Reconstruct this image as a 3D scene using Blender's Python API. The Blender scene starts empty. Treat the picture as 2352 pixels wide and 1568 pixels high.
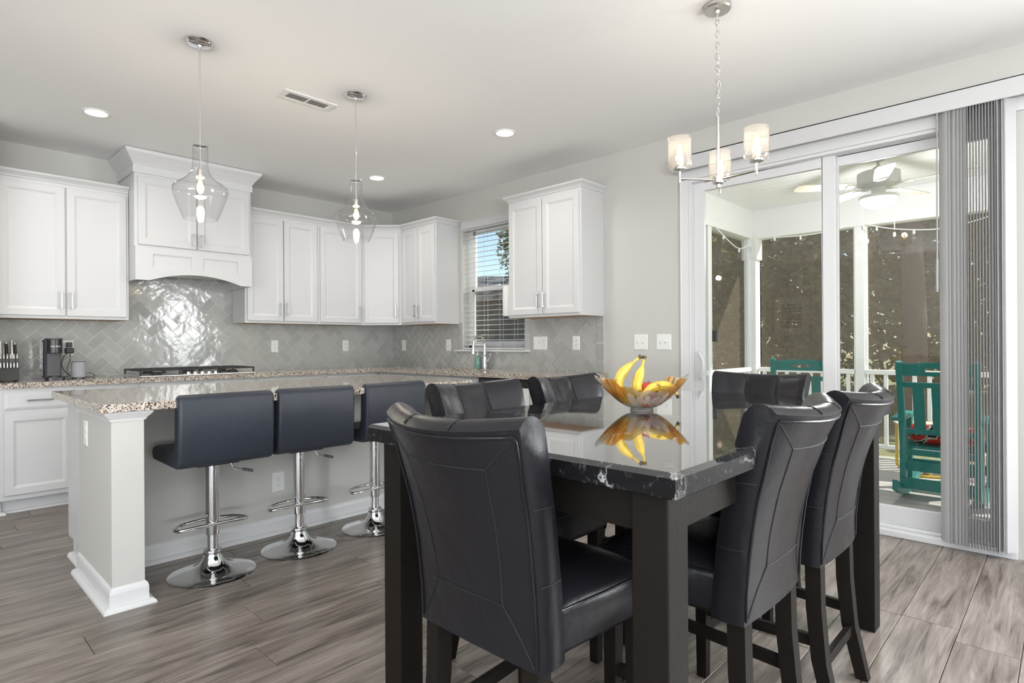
import bpy, bmesh, math, random
from mathutils import Vector, Matrix, Quaternion
random.seed(7)
scene = bpy.context.scene
C = scene.collection
PI = math.pi

# ---------------------------------------------------------------- camera
YAW, ROLL = 0.8096, -0.006
fw = Vector((math.sin(YAW), math.cos(YAW), 0))
r0 = Vector((math.cos(YAW), -math.sin(YAW), 0))
u0 = Vector((0, 0, 1))
rt = r0 * math.cos(ROLL) + u0 * math.sin(ROLL)
up = -r0 * math.sin(ROLL) + u0 * math.cos(ROLL)
cd = bpy.data.cameras.new('camera')
cam = bpy.data.objects.new('camera', cd)
C.objects.link(cam)
mw = Matrix.Identity(4)
for i in range(3):
    mw[i][0], mw[i][1], mw[i][2] = rt[i], up[i], -fw[i]
mw[0][3], mw[1][3], mw[2][3] = -4.120, -5.906, 1.166
cam.matrix_world = mw
cd.sensor_width = 36.0
cd.lens = 1346.0 / 2352.0 * 36.0
cd.shift_y = 4.5 / 2352.0
cd.clip_start = 0.05
cd.clip_end = 300
scene.camera = cam

# ---------------------------------------------------------------- colour management
vs = scene.view_settings
vs.view_transform = 'Standard'
vs.look = 'None'
vs.gamma = 1.0
vs.exposure = 0.31
vs.use_curve_mapping = False
scene.cycles.max_bounces = 8
scene.cycles.diffuse_bounces = 4
scene.cycles.glossy_bounces = 4
scene.cycles.transmission_bounces = 8
scene.cycles.transparent_max_bounces = 16
scene.cycles.adaptive_threshold = 0.03
scene.cycles.caustics_reflective = False
scene.cycles.caustics_refractive = False
scene.cycles.sample_clamp_indirect = 6.0

# ---------------------------------------------------------------- sky and sun
SUN_EL, SUN_AZ = math.radians(42), math.radians(-40)
world = bpy.data.worlds.new('sky')
scene.world = world
world.use_nodes = True
wn = world.node_tree
wn.nodes.clear()
sky = wn.nodes.new('ShaderNodeTexSky')
sky.sky_type = 'NISHITA'
sky.sun_disc = False
sky.sun_elevation = SUN_EL
sky.sun_rotation = math.radians(90) - SUN_AZ
sky.air_density = 1.0
sky.dust_density = 0.6
bg = wn.nodes.new('ShaderNodeBackground')
bg.inputs['Strength'].default_value = 0.19
wo = wn.nodes.new('ShaderNodeOutputWorld')
wn.links.new(sky.outputs[0], bg.inputs[0])
wn.links.new(bg.outputs[0], wo.inputs[0])

def lamp(name, kind, loc, energy, color=(1, 1, 1), direction=None, size=None, size_y=None, shape=None, spread=None):
    l = bpy.data.lights.new(name, kind)
    l.energy = energy
    l.color = color
    if kind == 'AREA':
        l.shape = shape or 'RECTANGLE'
        l.size = size
        if size_y: l.size_y = size_y
        if spread: l.spread = spread
    o = bpy.data.objects.new(name, l)
    C.objects.link(o)
    o.location = loc
    if direction is not None:
        o.rotation_euler = (-Vector(direction)).to_track_quat('Z', 'Y').to_euler()
    return o

s = Vector((math.cos(SUN_EL) * math.cos(SUN_AZ), math.cos(SUN_EL) * math.sin(SUN_AZ), math.sin(SUN_EL)))
sun = lamp('sun', 'SUN', (20, -5, 20), 9.0, (1, .96, .88), -s)
sun.data.angle = 0.01
# side window daylight; front and left are added fill lamps tilted up for the ceiling
lamp('daylight_side_window', 'AREA', (-0.03, -7.55, 1.5), 150, (.95, .97, 1), (-1, .15, -.35), 1.7, 1.5)
lamp('fill_light_front', 'AREA', (-5.4, -9.50, 1.10), 400, (.92, .95, 1), (0, 1, 2.2), 4.2, 1.2)
lamp('fill_light_left', 'AREA', (-8.10, -6.2, 1.10), 215, (.92, .95, 1), (1, 0, 2.2), 3.3, 1.2)

# ---------------------------------------------------------------- mesh helpers
class M:
    def __init__(self):
        self.v, self.f = [], []
    def add(self, vs_, fs_):
        b = len(self.v)
        self.v += [tuple(p) for p in vs_]
        self.f += [tuple(b + i for i in q) for q in fs_]
        return self
    def box(self, a, b, xf=None):
        x0, y0, z0 = a; x1, y1, z1 = b
        p = [(x0, y0, z0), (x1, y0, z0), (x1, y1, z0), (x0, y1, z0), (x0, y0, z1), (x1, y0, z1), (x1, y1, z1), (x0, y1, z1)]
        if xf: p = [xf(q) for q in p]
        return self.add(p, [(0, 3, 2, 1), (4, 5, 6, 7), (0, 1, 5, 4), (1, 2, 6, 5), (2, 3, 7, 6), (3, 0, 4, 7)])
    def hexa(self, bot, top):
        return self.add(list(bot) + list(top), [(3, 2, 1, 0), (4, 5, 6, 7), (0, 1, 5, 4), (1, 2, 6, 5), (2, 3, 7, 6), (3, 0, 4, 7)])
    def bar(self, p, q, w, h=None, upv=(0, 0, 1)):
        p, q = Vector(p), Vector(q); h = h or w
        d = (q - p).normalized(); u = Vector(upv)
        if abs(d.dot(u)) > .98: u = Vector((1, 0, 0))
        sd = d.cross(u).normalized(); u = sd.cross(d).normalized()
        k = [(-1, -1), (1, -1), (1, 1), (-1, 1)]
        return self.hexa([p + sd * a * w / 2 + u * b * h / 2 for a, b in k], [q + sd * a * w / 2 + u * b * h / 2 for a, b in k])
    def prism(self, poly, fn, t0, t1):
        n = len(poly)
        self.add([fn(p[0], p[1], t0) for p in poly] + [fn(p[0], p[1], t1) for p in poly],
                 [tuple(range(n))[::-1], tuple(range(n, 2 * n))] + [(i, (i + 1) % n, n + (i + 1) % n, n + i) for i in range(n)])
        return self
    def tube(self, pts, r, n=8, closed=False, caps=True):
        pts = [Vector(p) for p in pts]; m = len(pts)
        rr = r if isinstance(r, (list, tuple)) else [r] * m
        tang = []
        for i in range(m):
            a = pts[(i - 1) % m] if (closed or i > 0) else pts[i]
            b = pts[(i + 1) % m] if (closed or i < m - 1) else pts[i]
            t = b - a
            tang.append(t.normalized() if t.length > 1e-9 else Vector((0, 0, 1)))
        t = tang[0]
        u = t.cross(Vector((0, 0, 1)))
        if u.length < 1e-3: u = t.cross(Vector((1, 0, 0)))
        u.normalize()
        vs_, fs_ = [], []
        for i in range(m):
            if i:
                q = tang[i - 1].rotation_difference(tang[i]); u = (q @ u)
                u = (u - tang[i] * u.dot(tang[i])).normalized()
            w = tang[i].cross(u)
            for k in range(n):
                a = 2 * PI * k / n
                vs_.append(pts[i] + (u * math.cos(a) + w * math.sin(a)) * rr[i])
        for i in range(m if closed else m - 1):
            j = (i + 1) % m
            for k in range(n):
                l = (k + 1) % n
                fs_.append((i * n + k, i * n + l, j * n + l, j * n + k))
        if caps and not closed:
            fs_.append(tuple(range(n))[::-1]); fs_.append(tuple(range((m - 1) * n, m * n)))
        return self.add(vs_, fs_)
    def lathe(self, prof, n=32, c=(0, 0, 0), axis='z'):
        vs_, fs_ = [], []
        m = len(prof)
        for r, z in prof:
            for k in range(n):
                a = 2 * PI * k / n
                p = (r * math.cos(a), r * math.sin(a), z)
                if axis == 'y': p = (p[0], -p[2], p[1])
                if axis == 'x': p = (p[2], p[0], p[1])
                vs_.append((c[0] + p[0], c[1] + p[1], c[2] + p[2]))
        for i in range(m - 1):
            for k in range(n):
                l = (k + 1) % n
                fs_.append((i * n + k, i * n + l, (i + 1) * n + l, (i + 1) * n + k))
        fs_.append(tuple(range(n))[::-1]); fs_.append(tuple(range((m - 1) * n, m * n)))
        return self.add(vs_, fs_)
    def shell(self, prof, n=32, c=(0, 0, 0)):
        # closed loop profile turned round z (walls with thickness, no caps)
        vs_, fs_ = [], []
        m = len(prof)
        for r, z in prof:
            for k in range(n):
                a = 2 * PI * k / n
                vs_.append((c[0] + r * math.cos(a), c[1] + r * math.sin(a), c[2] + z))
        for i in range(m):
            j = (i + 1) % m
            for k in range(n):
                l = (k + 1) % n
                fs_.append((i * n + k, i * n + l, j * n + l, j * n + k))
        return self.add(vs_, fs_)
    def sweep(self, prof, path, closed=False):
        # prof: closed polygon of (outward, z); outward = right hand side of the path
        m = len(path); P2 = [Vector((p[0], p[1])) for p in path]
        z0 = [p[2] if len(p) > 2 else 0 for p in path]
        rings = []
        for i in range(m):
            din = (P2[i] - P2[i - 1]).normalized() if (closed or i > 0) else None
            dout = (P2[(i + 1) % m] - P2[i]).normalized() if (closed or i < m - 1) else None
            if din is None: din = dout
            if dout is None: dout = din
            n1 = Vector((din.y, -din.x)); n2 = Vector((dout.y, -dout.x))
            nn = (n1 + n2).normalized(); k = 1 / max(.25, nn.dot(n1))
            rings.append([(P2[i].x + nn.x * o * k, P2[i].y + nn.y * o * k, z + z0[i]) for o, z in prof])
        n = len(prof)
        vs_ = [p for r in rings for p in r]; fs_ = []
        for i in range(m if closed else m - 1):
            j = (i + 1) % m
            for k in range(n):
                l = (k + 1) % n
                fs_.append((i * n + k, i * n + l, j * n + l, j * n + k))
        if not closed:
            fs_.append(tuple(range(n))[::-1]); fs_.append(tuple(range((m - 1) * n, m * n)))
        return self.add(vs_, fs_)
    def grid(self, fn, nu, nv, closed_u=False):
        vs_ = [fn(i, j) for j in range(nv) for i in range(nu)]
        fs_ = []
        for j in range(nv - 1):
            for i in range(nu if closed_u else nu - 1):
                k = (i + 1) % nu
                fs_.append((j * nu + i, j * nu + k, (j + 1) * nu + k, (j + 1) * nu + i))
        return self.add(vs_, fs_)
    def mesh(self, name, mat_, smooth=None, recalc=True):
        me = bpy.data.meshes.new(name)
        me.from_pydata(self.v, [], self.f)
        if recalc:
            bm = bmesh.new(); bm.from_mesh(me)
            bmesh.ops.remove_doubles(bm, verts=bm.verts, dist=1e-6)
            bmesh.ops.recalc_face_normals(bm, faces=bm.faces)
            bm.to_mesh(me); bm.free()
        if smooth is not None:
            me.polygons.foreach_set('use_smooth', [True] * len(me.polygons))
            me.set_sharp_from_angle(angle=math.radians(smooth))
        if mat_ is not None: me.materials.append(mat_)
        return me

def link(name, me, parent=None, loc=None, rot=None):
    o = bpy.data.objects.new(name, me)
    C.objects.link(o)
    if parent is not None: o.parent = parent
    if loc is not None: o.location = loc
    if rot is not None: o.rotation_euler = rot
    return o

def obj(name, mb, mat_, parent=None, smooth=None, bevel=0, seg=2, recalc=True, sub=0, loc=None, rot=None):
    o = link(name, mb.mesh(name, mat_, smooth, recalc), parent, loc, rot)
    if bevel:
        b = o.modifiers.new('bevel', 'BEVEL'); b.width = bevel; b.segments = seg; b.limit_method = 'ANGLE'; b.angle_limit = math.radians(40)
    if sub:
        b = o.modifiers.new('sub', 'SUBSURF'); b.levels = sub; b.render_levels = sub
    return o

def tag(o, label, cat, group=None):
    o['label'] = label; o['category'] = cat
    if group: o['group'] = group
    return o

def thing(name, label, cat, loc=(0, 0, 0), rotz=0, group=None):
    o = bpy.data.objects.new(name, None); C.objects.link(o)
    o.empty_display_size = .1
    o.location = loc; o.rotation_euler = (0, 0, rotz)
    return tag(o, label, cat, group)

def struct(name, mb, m_, **kw):
    o = obj(name, mb, m_, **kw); o['kind'] = 'structure'
    return o

def copytree(root, loc, rotz, label, parent=None):
    r = root.copy(); C.objects.link(r)
    if parent is None:
        r.location = loc; r.rotation_euler = (0, 0, rotz); r['label'] = label
    else:
        r.parent = parent
    for ch in [c for c in root.children]:
        copytree(ch, None, None, None, r)
    return r

def smoothcurve(pts, n=6, closed=False):
    pts = [Vector(p) for p in pts]; out = []; m = len(pts)
    rng = range(m) if closed else range(m - 1)
    for i in rng:
        p0 = pts[(i - 1) % m] if (closed or i > 0) else pts[i]
        p1 = pts[i]; p2 = pts[(i + 1) % m]
        p3 = pts[(i + 2) % m] if (closed or i + 2 < m) else p2
        for k in range(n):
            t = k / n
            out.append(.5 * ((2 * p1) + (-p0 + p2) * t + (2 * p0 - 5 * p1 + 4 * p2 - p3) * t * t + (-p0 + 3 * p1 - 3 * p2 + p3) * t ** 3))
    if not closed: out.append(pts[-1])
    return out

def lerp(a, b, t): return a + (b - a) * t

# ---------------------------------------------------------------- materials
MATS = {}
def mat(name, col, rough=.5, metal=0., spec=.5, ior=1.5, trans=0., coat=0., coat_rough=.03, emis=None, estr=0., bump=None, sheen=0.):
    m = bpy.data.materials.new(name); m.use_nodes = True
    nt = m.node_tree; b = nt.nodes['Principled BSDF']
    b.inputs['Base Color'].default_value = (*col, 1)
    b.inputs['Roughness'].default_value = rough
    b.inputs['Metallic'].default_value = metal
    b.inputs['Specular IOR Level'].default_value = spec
    b.inputs['IOR'].default_value = ior
    b.inputs['Transmission Weight'].default_value = trans
    b.inputs['Coat Weight'].default_value = coat
    b.inputs['Coat Roughness'].default_value = coat_rough
    if emis:
        b.inputs['Emission Color'].default_value = (*emis, 1)
        b.inputs['Emission Strength'].default_value = estr
    if bump:
        n = nt.nodes.new('ShaderNodeTexNoise'); n.inputs['Scale'].default_value = bump[0]; n.inputs['Detail'].default_value = 3
        tc = nt.nodes.new('ShaderNodeTexCoord'); bp = nt.nodes.new('ShaderNodeBump')
        bp.inputs['Strength'].default_value = bump[1]; bp.inputs['Distance'].default_value = bump[2] if len(bump) > 2 else .01
        nt.links.new(tc.outputs['Object'], n.inputs['Vector']); nt.links.new(n.outputs[0], bp.inputs['Height']); nt.links.new(bp.outputs[0], b.inputs['Normal'])
    MATS[name] = m
    return m

def nd(nt, typ, **kw):
    n = nt.nodes.new(typ)
    for k, v in kw.items():
        if k.startswith('_'): setattr(n, k[1:], v)
        else: n.inputs[k.replace('__', ' ')].default_value = v
    return n

def ramp(nt, stops, interp='LINEAR'):
    r = nt.nodes.new('ShaderNodeValToRGB'); cr = r.color_ramp; cr.interpolation = interp
    while len(cr.elements) < len(stops): cr.elements.new(.5)
    for e, (p, c) in zip(cr.elements, stops):
        e.position = p; e.color = (*c, 1) if len(c) == 3 else c
    return r

white = mat('white_cabinet_paint', (.655, .655, .66), .38)
trimw = mat('white_trim_paint', (.74, .74, .74), .35)
wallp = mat('greige_wall_paint', (.575, .568, .535), .75, bump=(180, .05))
ceilp = mat('ceiling_paint', (.93, .925, .91), .9, bump=(120, .05))
grout = mat('grout', (.82, .81, .78), .9)
espresso = mat('espresso_wood', (.010, .008, .0065), .48, spec=.18, bump=(60, .08))
chrome = mat('chrome', (.78, .78, .79), .06, 1)
nickel = mat('brushed_nickel', (.62, .60, .57), .28, 1)
steel = mat('stainless_steel', (.62, .61, .59), .3, 1)
blackp = mat('black_plastic', (.02, .02, .022), .3)
charcoal = mat('charcoal_plastic', (.075, .075, .08), .5)
castiron = mat('cast_iron', (.02, .02, .02), .55)
plate = mat('white_plastic', (.82, .82, .80), .35)
slot = mat('dark_slot', (.12, .12, .12), .6)
vinyl = mat('white_vinyl', (.74, .74, .75), .35)
blindw = mat('white_blind', (.60, .60, .605), .45)
teal = mat('teal_poly_lumber', (.022, .22, .20), .45, bump=(90, .1))
yellow = mat('yellow_enamel', (.75, .47, .07), .35)
deckw = mat('porch_white_paint', (.90, .90, .89), .5)
bark = mat('bark', (.13, .095, .085), .95, bump=(14, .9, .06))
deckg = mat('deck_board', (.46, .44, .42), .7, bump=(40, .3))
speakerg = mat('grey_fabric', (.36, .36, .39), .9, bump=(500, .3))
soapm = mat('green_soap_plastic', (.22, .42, .37), .2, trans=.3)
paper = mat('paper_towel', (.86, .86, .85), .95, bump=(140, .4))
wood_under = mat('raw_birch', (.52, .34, .20), .6)
rubber = mat('rubber', (.015, .015, .015), .8)
fanw = mat('fan_enamel', (.82, .82, .80), .4)
brass = mat('aged_brass', (.45, .33, .20), .4, 1)

def granite():
    m = mat('granite', (.5, .45, .4), .1); nt = m.node_tree; b = nt.nodes['Principled BSDF']
    tc = nd(nt, 'ShaderNodeTexCoord')
    v1 = nd(nt, 'ShaderNodeTexVoronoi', Scale=200.); v2 = nd(nt, 'ShaderNodeTexVoronoi', Scale=70.)
    n1 = nd(nt, 'ShaderNodeTexNoise', Scale=75., Detail=6., Roughness=.7)
    for n in (v1, v2, n1): nt.links.new(tc.outputs['Object'], n.inputs['Vector'])
    r1 = ramp(nt, [(.30, (.02, .015, .014)), (.40, (.10, .06, .045)), (.47, (.36, .27, .20)), (.60, (.50, .42, .34)), (.74, (.66, .62, .57))])
    sep = nd(nt, 'ShaderNodeSeparateColor')
    nt.links.new(v1.outputs['Color'], sep.inputs[0])
    mx = nd(nt, 'ShaderNodeMath', _operation='MULTIPLY_ADD'); mx.inputs[1].default_value = .55
    nt.links.new(sep.outputs[0], mx.inputs[0])
    k = nd(nt, 'ShaderNodeMath', _operation='MULTIPLY'); k.inputs[1].default_value = .62
    nt.links.new(n1.outputs[0], k.inputs[0]); nt.links.new(k.outputs[0], mx.inputs[2])
    nt.links.new(mx.outputs[0], r1.inputs[0])
    nt.links.new(r1.outputs[0], b.inputs['Base Color'])
    b.inputs['Roughness'].default_value = .04; b.inputs['IOR'].default_value = 1.9
    return m
granitem = granite()

def marble():
    m = mat('black_marble', (.01, .01, .011), .04, ior=1.65, coat=1.); nt = m.node_tree; b = nt.nodes['Principled BSDF']
    tc = nd(nt, 'ShaderNodeTexCoord')
    n0 = nd(nt, 'ShaderNodeTexNoise', Scale=4.2, Detail=6., Roughness=.62)
    nt.links.new(tc.outputs['Object'], n0.inputs['Vector'])
    a = nd(nt, 'ShaderNodeMath', _operation='SUBTRACT'); a.inputs[1].default_value = .5
    ab = nd(nt, 'ShaderNodeMath', _operation='ABSOLUTE')
    nt.links.new(n0.outputs[0], a.inputs[0]); nt.links.new(a.outputs[0], ab.inputs[0])
    r = ramp(nt, [(0., (.5, .5, .5)), (.006, (.12, .12, .12)), (.016, (0, 0, 0))])
    nt.links.new(ab.outputs[0], r.inputs[0])
    n1 = nd(nt, 'ShaderNodeTexNoise', Scale=5., Detail=2.)
    nt.links.new(tc.outputs['Object'], n1.inputs['Vector'])
    r2 = ramp(nt, [(.42, (0, 0, 0)), (.60, (1, 1, 1))]); nt.links.new(n1.outputs[0], r2.inputs[0])
    n2 = nd(nt, 'ShaderNodeTexNoise', Scale=60., Detail=4., Roughness=.8); nt.links.new(tc.outputs['Object'], n2.inputs['Vector'])
    r3 = ramp(nt, [(.58, (.007, .007, .008)), (.74, (.16, .16, .165))]); nt.links.new(n2.outputs[0], r3.inputs[0])
    mul = nd(nt, 'ShaderNodeMix', _data_type='RGBA', _blend_type='MULTIPLY'); mul.inputs[0].default_value = 1
    nt.links.new(r.outputs[0], mul.inputs[6]); nt.links.new(r2.outputs[0], mul.inputs[7])
    addn = nd(nt, 'ShaderNodeMix', _data_type='RGBA', _blend_type='ADD'); addn.inputs[0].default_value = 1
    nt.links.new(r3.outputs[0], addn.inputs[6]); nt.links.new(mul.outputs[2], addn.inputs[7])
    nt.links.new(addn.outputs[2], b.inputs['Base Color'])
    return m
marblem = marble()
marble_edge = marblem.copy(); marble_edge.name = 'black_marble_honed_edge'
_b = marble_edge.node_tree.nodes['Principled BSDF']; _b.inputs['Roughness'].default_value = .38; _b.inputs['Coat Weight'].default_value = 0; _b.inputs['IOR'].default_value = 1.35; _b.inputs['Specular IOR Level'].default_value = .35

def leather(name, col, rough):
    m = mat(name, col, rough, spec=.36); nt = m.node_tree; b = nt.nodes['Principled BSDF']
    tc = nd(nt, 'ShaderNodeTexCoord')
    v = nd(nt, 'ShaderNodeTexVoronoi', Scale=420.); n = nd(nt, 'ShaderNodeTexNoise', Scale=9., Detail=3.)
    nt.links.new(tc.outputs['Object'], v.inputs['Vector']); nt.links.new(tc.outputs['Object'], n.inputs['Vector'])
    b1 = nd(nt, 'ShaderNodeBump', Strength=.10, Distance=.002); b2 = nd(nt, 'ShaderNodeBump', Strength=.35, Distance=.012)
    nt.links.new(v.outputs[0], b1.inputs['Height']); nt.links.new(n.outputs[0], b2.inputs['Height'])
    nt.links.new(b2.outputs[0], b1.inputs['Normal']); nt.links.new(b1.outputs[0], b.inputs['Normal'])
    return m
leatherm = leather('black_leather', (.010, .010, .013), .29)
stoolm = leather('slate_black_vinyl', (.028, .033, .045), .42)
thread = mat('black_thread', (.008, .008, .009), .6)

def tilem():
    m = mat('glazed_grey_tile', (.40, .40, .375), .11, ior=1.5); nt = m.node_tree; b = nt.nodes['Principled BSDF']
    oi = nd(nt, 'ShaderNodeObjectInfo'); r = ramp(nt, [(0, (.39, .395, .375)), (1, (.455, .46, .44))])
    nt.links.new(oi.outputs['Random'], r.inputs[0]); nt.links.new(r.outputs[0], b.inputs['Base Color'])
    tc = nd(nt, 'ShaderNodeNewGeometry'); n = nd(nt, 'ShaderNodeTexNoise', Scale=22., Detail=1.)
    bp = nd(nt, 'ShaderNodeBump', Strength=.20, Distance=.006)
    nt.links.new(tc.outputs['Position'], n.inputs['Vector']); nt.links.new(n.outputs[0], bp.inputs['Height']); nt.links.new(bp.outputs[0], b.inputs['Normal'])
    return m
tilemat = tilem()

def plankm():
    m = mat('greige_oak_plank', (.2, .17, .15), .33); nt = m.node_tree; b = nt.nodes['Principled BSDF']
    g = nd(nt, 'ShaderNodeNewGeometry'); oi = nd(nt, 'ShaderNodeObjectInfo')
    sc = nd(nt, 'ShaderNodeVectorMath', _operation='SCALE'); sc.inputs[3].default_value = 1
    rv = nd(nt, 'ShaderNodeVectorMath', _operation='SCALE'); cmb = nd(nt, 'ShaderNodeCombineXYZ')
    for k in range(3): nt.links.new(oi.outputs['Random'], cmb.inputs[k])
    nt.links.new(cmb.outputs[0], rv.inputs[0]); rv.inputs[3].default_value = 37.
    ad = nd(nt, 'ShaderNodeVectorMath', _operation='ADD')
    nt.links.new(g.outputs['Position'], ad.inputs[0]); nt.links.new(rv.outputs[0], ad.inputs[1])
    mp = nd(nt, 'ShaderNodeMapping'); mp.inputs['Scale'].default_value = (1.6, 15., 1.)
    nt.links.new(ad.outputs[0], mp.inputs[0])
    n1 = nd(nt, 'ShaderNodeTexNoise', Scale=1.3, Detail=6., Roughness=.62, Distortion=.7); nt.links.new(mp.outputs[0], n1.inputs['Vector'])
    mp2 = nd(nt, 'ShaderNodeMapping'); mp2.inputs['Scale'].default_value = (5., 110., 1.); nt.links.new(ad.outputs[0], mp2.inputs[0])
    n2 = nd(nt, 'ShaderNodeTexNoise', Scale=1., Detail=3.); nt.links.new(mp2.outputs[0], n2.inputs['Vector'])
    r = ramp(nt, [(.30, (.068, .055, .046)), (.43, (.162, .135, .115)), (.58, (.245, .208, .182)), (.76, (.35, .31, .28))])
    mixf = nd(nt, 'ShaderNodeMath', _operation='MULTIPLY_ADD'); mixf.inputs[1].default_value = .40
    nt.links.new(n2.outputs[0], mixf.inputs[0])
    k = nd(nt, 'ShaderNodeMath', _operation='MULTIPLY_ADD'); k.inputs[1].default_value = 1.05; k.inputs[2].default_value = -.21
    nt.links.new(n1.outputs[0], k.inputs[0]); nt.links.new(k.outputs[0], mixf.inputs[2])
    k2 = nd(nt, 'ShaderNodeMath', _operation='MULTIPLY_ADD'); k2.inputs[1].default_value = .07; k2.inputs[2].default_value = -.035
    nt.links.new(oi.outputs['Random'], k2.inputs[0])
    k3 = nd(nt, 'ShaderNodeMath', _operation='ADD'); nt.links.new(mixf.outputs[0], k3.inputs[0]); nt.links.new(k2.outputs[0], k3.inputs[1])
    nt.links.new(k3.outputs[0], r.inputs[0]); nt.links.new(r.outputs[0], b.inputs['Base Color'])
    bp = nd(nt, 'ShaderNodeBump', Strength=.12, Distance=.003); nt.links.new(n2.outputs[0], bp.inputs['Height']); nt.links.new(bp.outputs[0], b.inputs['Normal'])
    return m
plankmat = plankm()
seamm = mat('floor_underlay', (.05, .042, .036), .8)

def schlick(nt, ior):
    # reflectance of a thin sheet, the same from either side
    f0 = ((ior - 1) / (ior + 1)) ** 2
    lw = nd(nt, 'ShaderNodeLayerWeight', Blend=.5)
    p = nd(nt, 'ShaderNodeMath', _operation='POWER'); p.inputs[1].default_value = 5.
    k = nd(nt, 'ShaderNodeMath', _operation='MULTIPLY_ADD'); k.inputs[1].default_value = 1 - f0; k.inputs[2].default_value = f0
    nt.links.new(lw.outputs['Facing'], p.inputs[0]); nt.links.new(p.outputs[0], k.inputs[0])
    return k.outputs[0]
def glassm(name, tint=(1, 1, 1), rough=0., ior=1.5, boost=1.):
    # thin pane: clear, with fresnel reflections
    m = bpy.data.materials.new(name); m.use_nodes = True; nt = m.node_tree; nt.nodes.clear()
    t = nd(nt, 'ShaderNodeBsdfTransparent'); t.inputs[0].default_value = (*tint, 1)
    g = nd(nt, 'ShaderNodeBsdfGlossy', Roughness=rough); f = schlick(nt, ior)
    mu = nd(nt, 'ShaderNodeMath', _operation='MULTIPLY', _use_clamp=True); mu.inputs[1].default_value = boost
    mx = nd(nt, 'ShaderNodeMixShader'); o = nd(nt, 'ShaderNodeOutputMaterial')
    nt.links.new(f, mu.inputs[0]); nt.links.new(mu.outputs[0], mx.inputs[0]); nt.links.new(t.outputs[0], mx.inputs[1]); nt.links.new(g.outputs[0], mx.inputs[2]); nt.links.new(mx.outputs[0], o.inputs[0])
    return m
pane = glassm('window_glass', (.95, .97, .96))
lampglass = glassm('clear_lamp_glass', (.97, .97, .97), .05, 1.42)

def seeded():
    m = bpy.data.materials.new('seeded_glass'); m.use_nodes = True; nt = m.node_tree; nt.nodes.clear()
    t = nd(nt, 'ShaderNodeBsdfTransparent'); t.inputs[0].default_value = (.97, .96, .95, 1)
    tl = nd(nt, 'ShaderNodeBsdfTranslucent'); tl.inputs[0].default_value = (.95, .93, .9, 1)
    g = nd(nt, 'ShaderNodeBsdfGlossy', Roughness=.08)
    tc = nd(nt, 'ShaderNodeTexCoord'); v = nd(nt, 'ShaderNodeTexVoronoi', Scale=190.); nt.links.new(tc.outputs['Object'], v.inputs['Vector'])
    r = ramp(nt, [(.10, (.24, .24, .24)), (.34, (.03, .03, .03))]); nt.links.new(v.outputs['Distance'], r.inputs[0])
    f = schlick(nt, 1.5)
    m1 = nd(nt, 'ShaderNodeMixShader'); m2 = nd(nt, 'ShaderNodeMixShader'); o = nd(nt, 'ShaderNodeOutputMaterial')
    nt.links.new(r.outputs[0], m1.inputs[0]); nt.links.new(t.outputs[0], m1.inputs[1]); nt.links.new(tl.outputs[0], m1.inputs[2])
    nt.links.new(f, m2.inputs[0]); nt.links.new(m1.outputs[0], m2.inputs[1]); nt.links.new(g.outputs[0], m2.inputs[2]); nt.links.new(m2.outputs[0], o.inputs[0])
    return m
seededm = seeded()

def screenm():
    m = bpy.data.materials.new('insect_screen'); m.use_nodes = True; nt = m.node_tree; nt.nodes.clear()
    t = nd(nt, 'ShaderNodeBsdfTransparent'); d = nd(nt, 'ShaderNodeBsdfDiffuse'); d.inputs[0].default_value = (.27, .22, .17, 1)
    mx = nd(nt, 'ShaderNodeMixShader'); mx.inputs[0].default_value = .25; o = nd(nt, 'ShaderNodeOutputMaterial')
    nt.links.new(t.outputs[0], mx.inputs[1]); nt.links.new(d.outputs[0], mx.inputs[2]); nt.links.new(mx.outputs[0], o.inputs[0])
    return m
screenmat = screenm()

def emitm(name, col, strength):
    m = bpy.data.materials.new(name); m.use_nodes = True; nt = m.node_tree; nt.nodes.clear()
    e = nd(nt, 'ShaderNodeEmission', Strength=strength); e.inputs[0].default_value = (*col, 1); o = nd(nt, 'ShaderNodeOutputMaterial')
    nt.links.new(e.outputs[0], o.inputs[0]); return m
bulbglow = emitm('warm_filament', (1, .72, .38), 10)
bulbglass = glassm('bulb_glass', (1, .93, .82), .0, 1.35)
canglow = emitm('downlight_lens', (1, .97, .92), 5)

def leafm(name, c1, c2):
    m = bpy.data.materials.new(name); m.use_nodes = True; nt = m.node_tree; nt.nodes.clear()
    g = nd(nt, 'ShaderNodeNewGeometry'); n = nd(nt, 'ShaderNodeTexNoise', Scale=1.7, Detail=2.); nt.links.new(g.outputs['Position'], n.inputs['Vector'])
    r = ramp(nt, [(.35, c1), (.65, c2)]); nt.links.new(n.outputs[0], r.inputs[0])
    d = nd(nt, 'ShaderNodeBsdfDiffuse'); t = nd(nt, 'ShaderNodeBsdfTranslucent'); gl = nd(nt, 'ShaderNodeBsdfGlossy', Roughness=.35)
    nt.links.new(r.outputs[0], d.inputs[0]); nt.links.new(r.outputs[0], t.inputs[0])
    m1 = nd(nt, 'ShaderNodeMixShader'); m1.inputs[0].default_value = .5; m2 = nd(nt, 'ShaderNodeMixShader'); m2.inputs[0].default_value = .06; o = nd(nt, 'ShaderNodeOutputMaterial')
    nt.links.new(d.outputs[0], m1.inputs[1]); nt.links.new(t.outputs[0], m1.inputs[2]); nt.links.new(m1.outputs[0], m2.inputs[1]); nt.links.new(gl.outputs[0], m2.inputs[2]); nt.links.new(m2.outputs[0], o.inputs[0])
    return m
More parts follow.
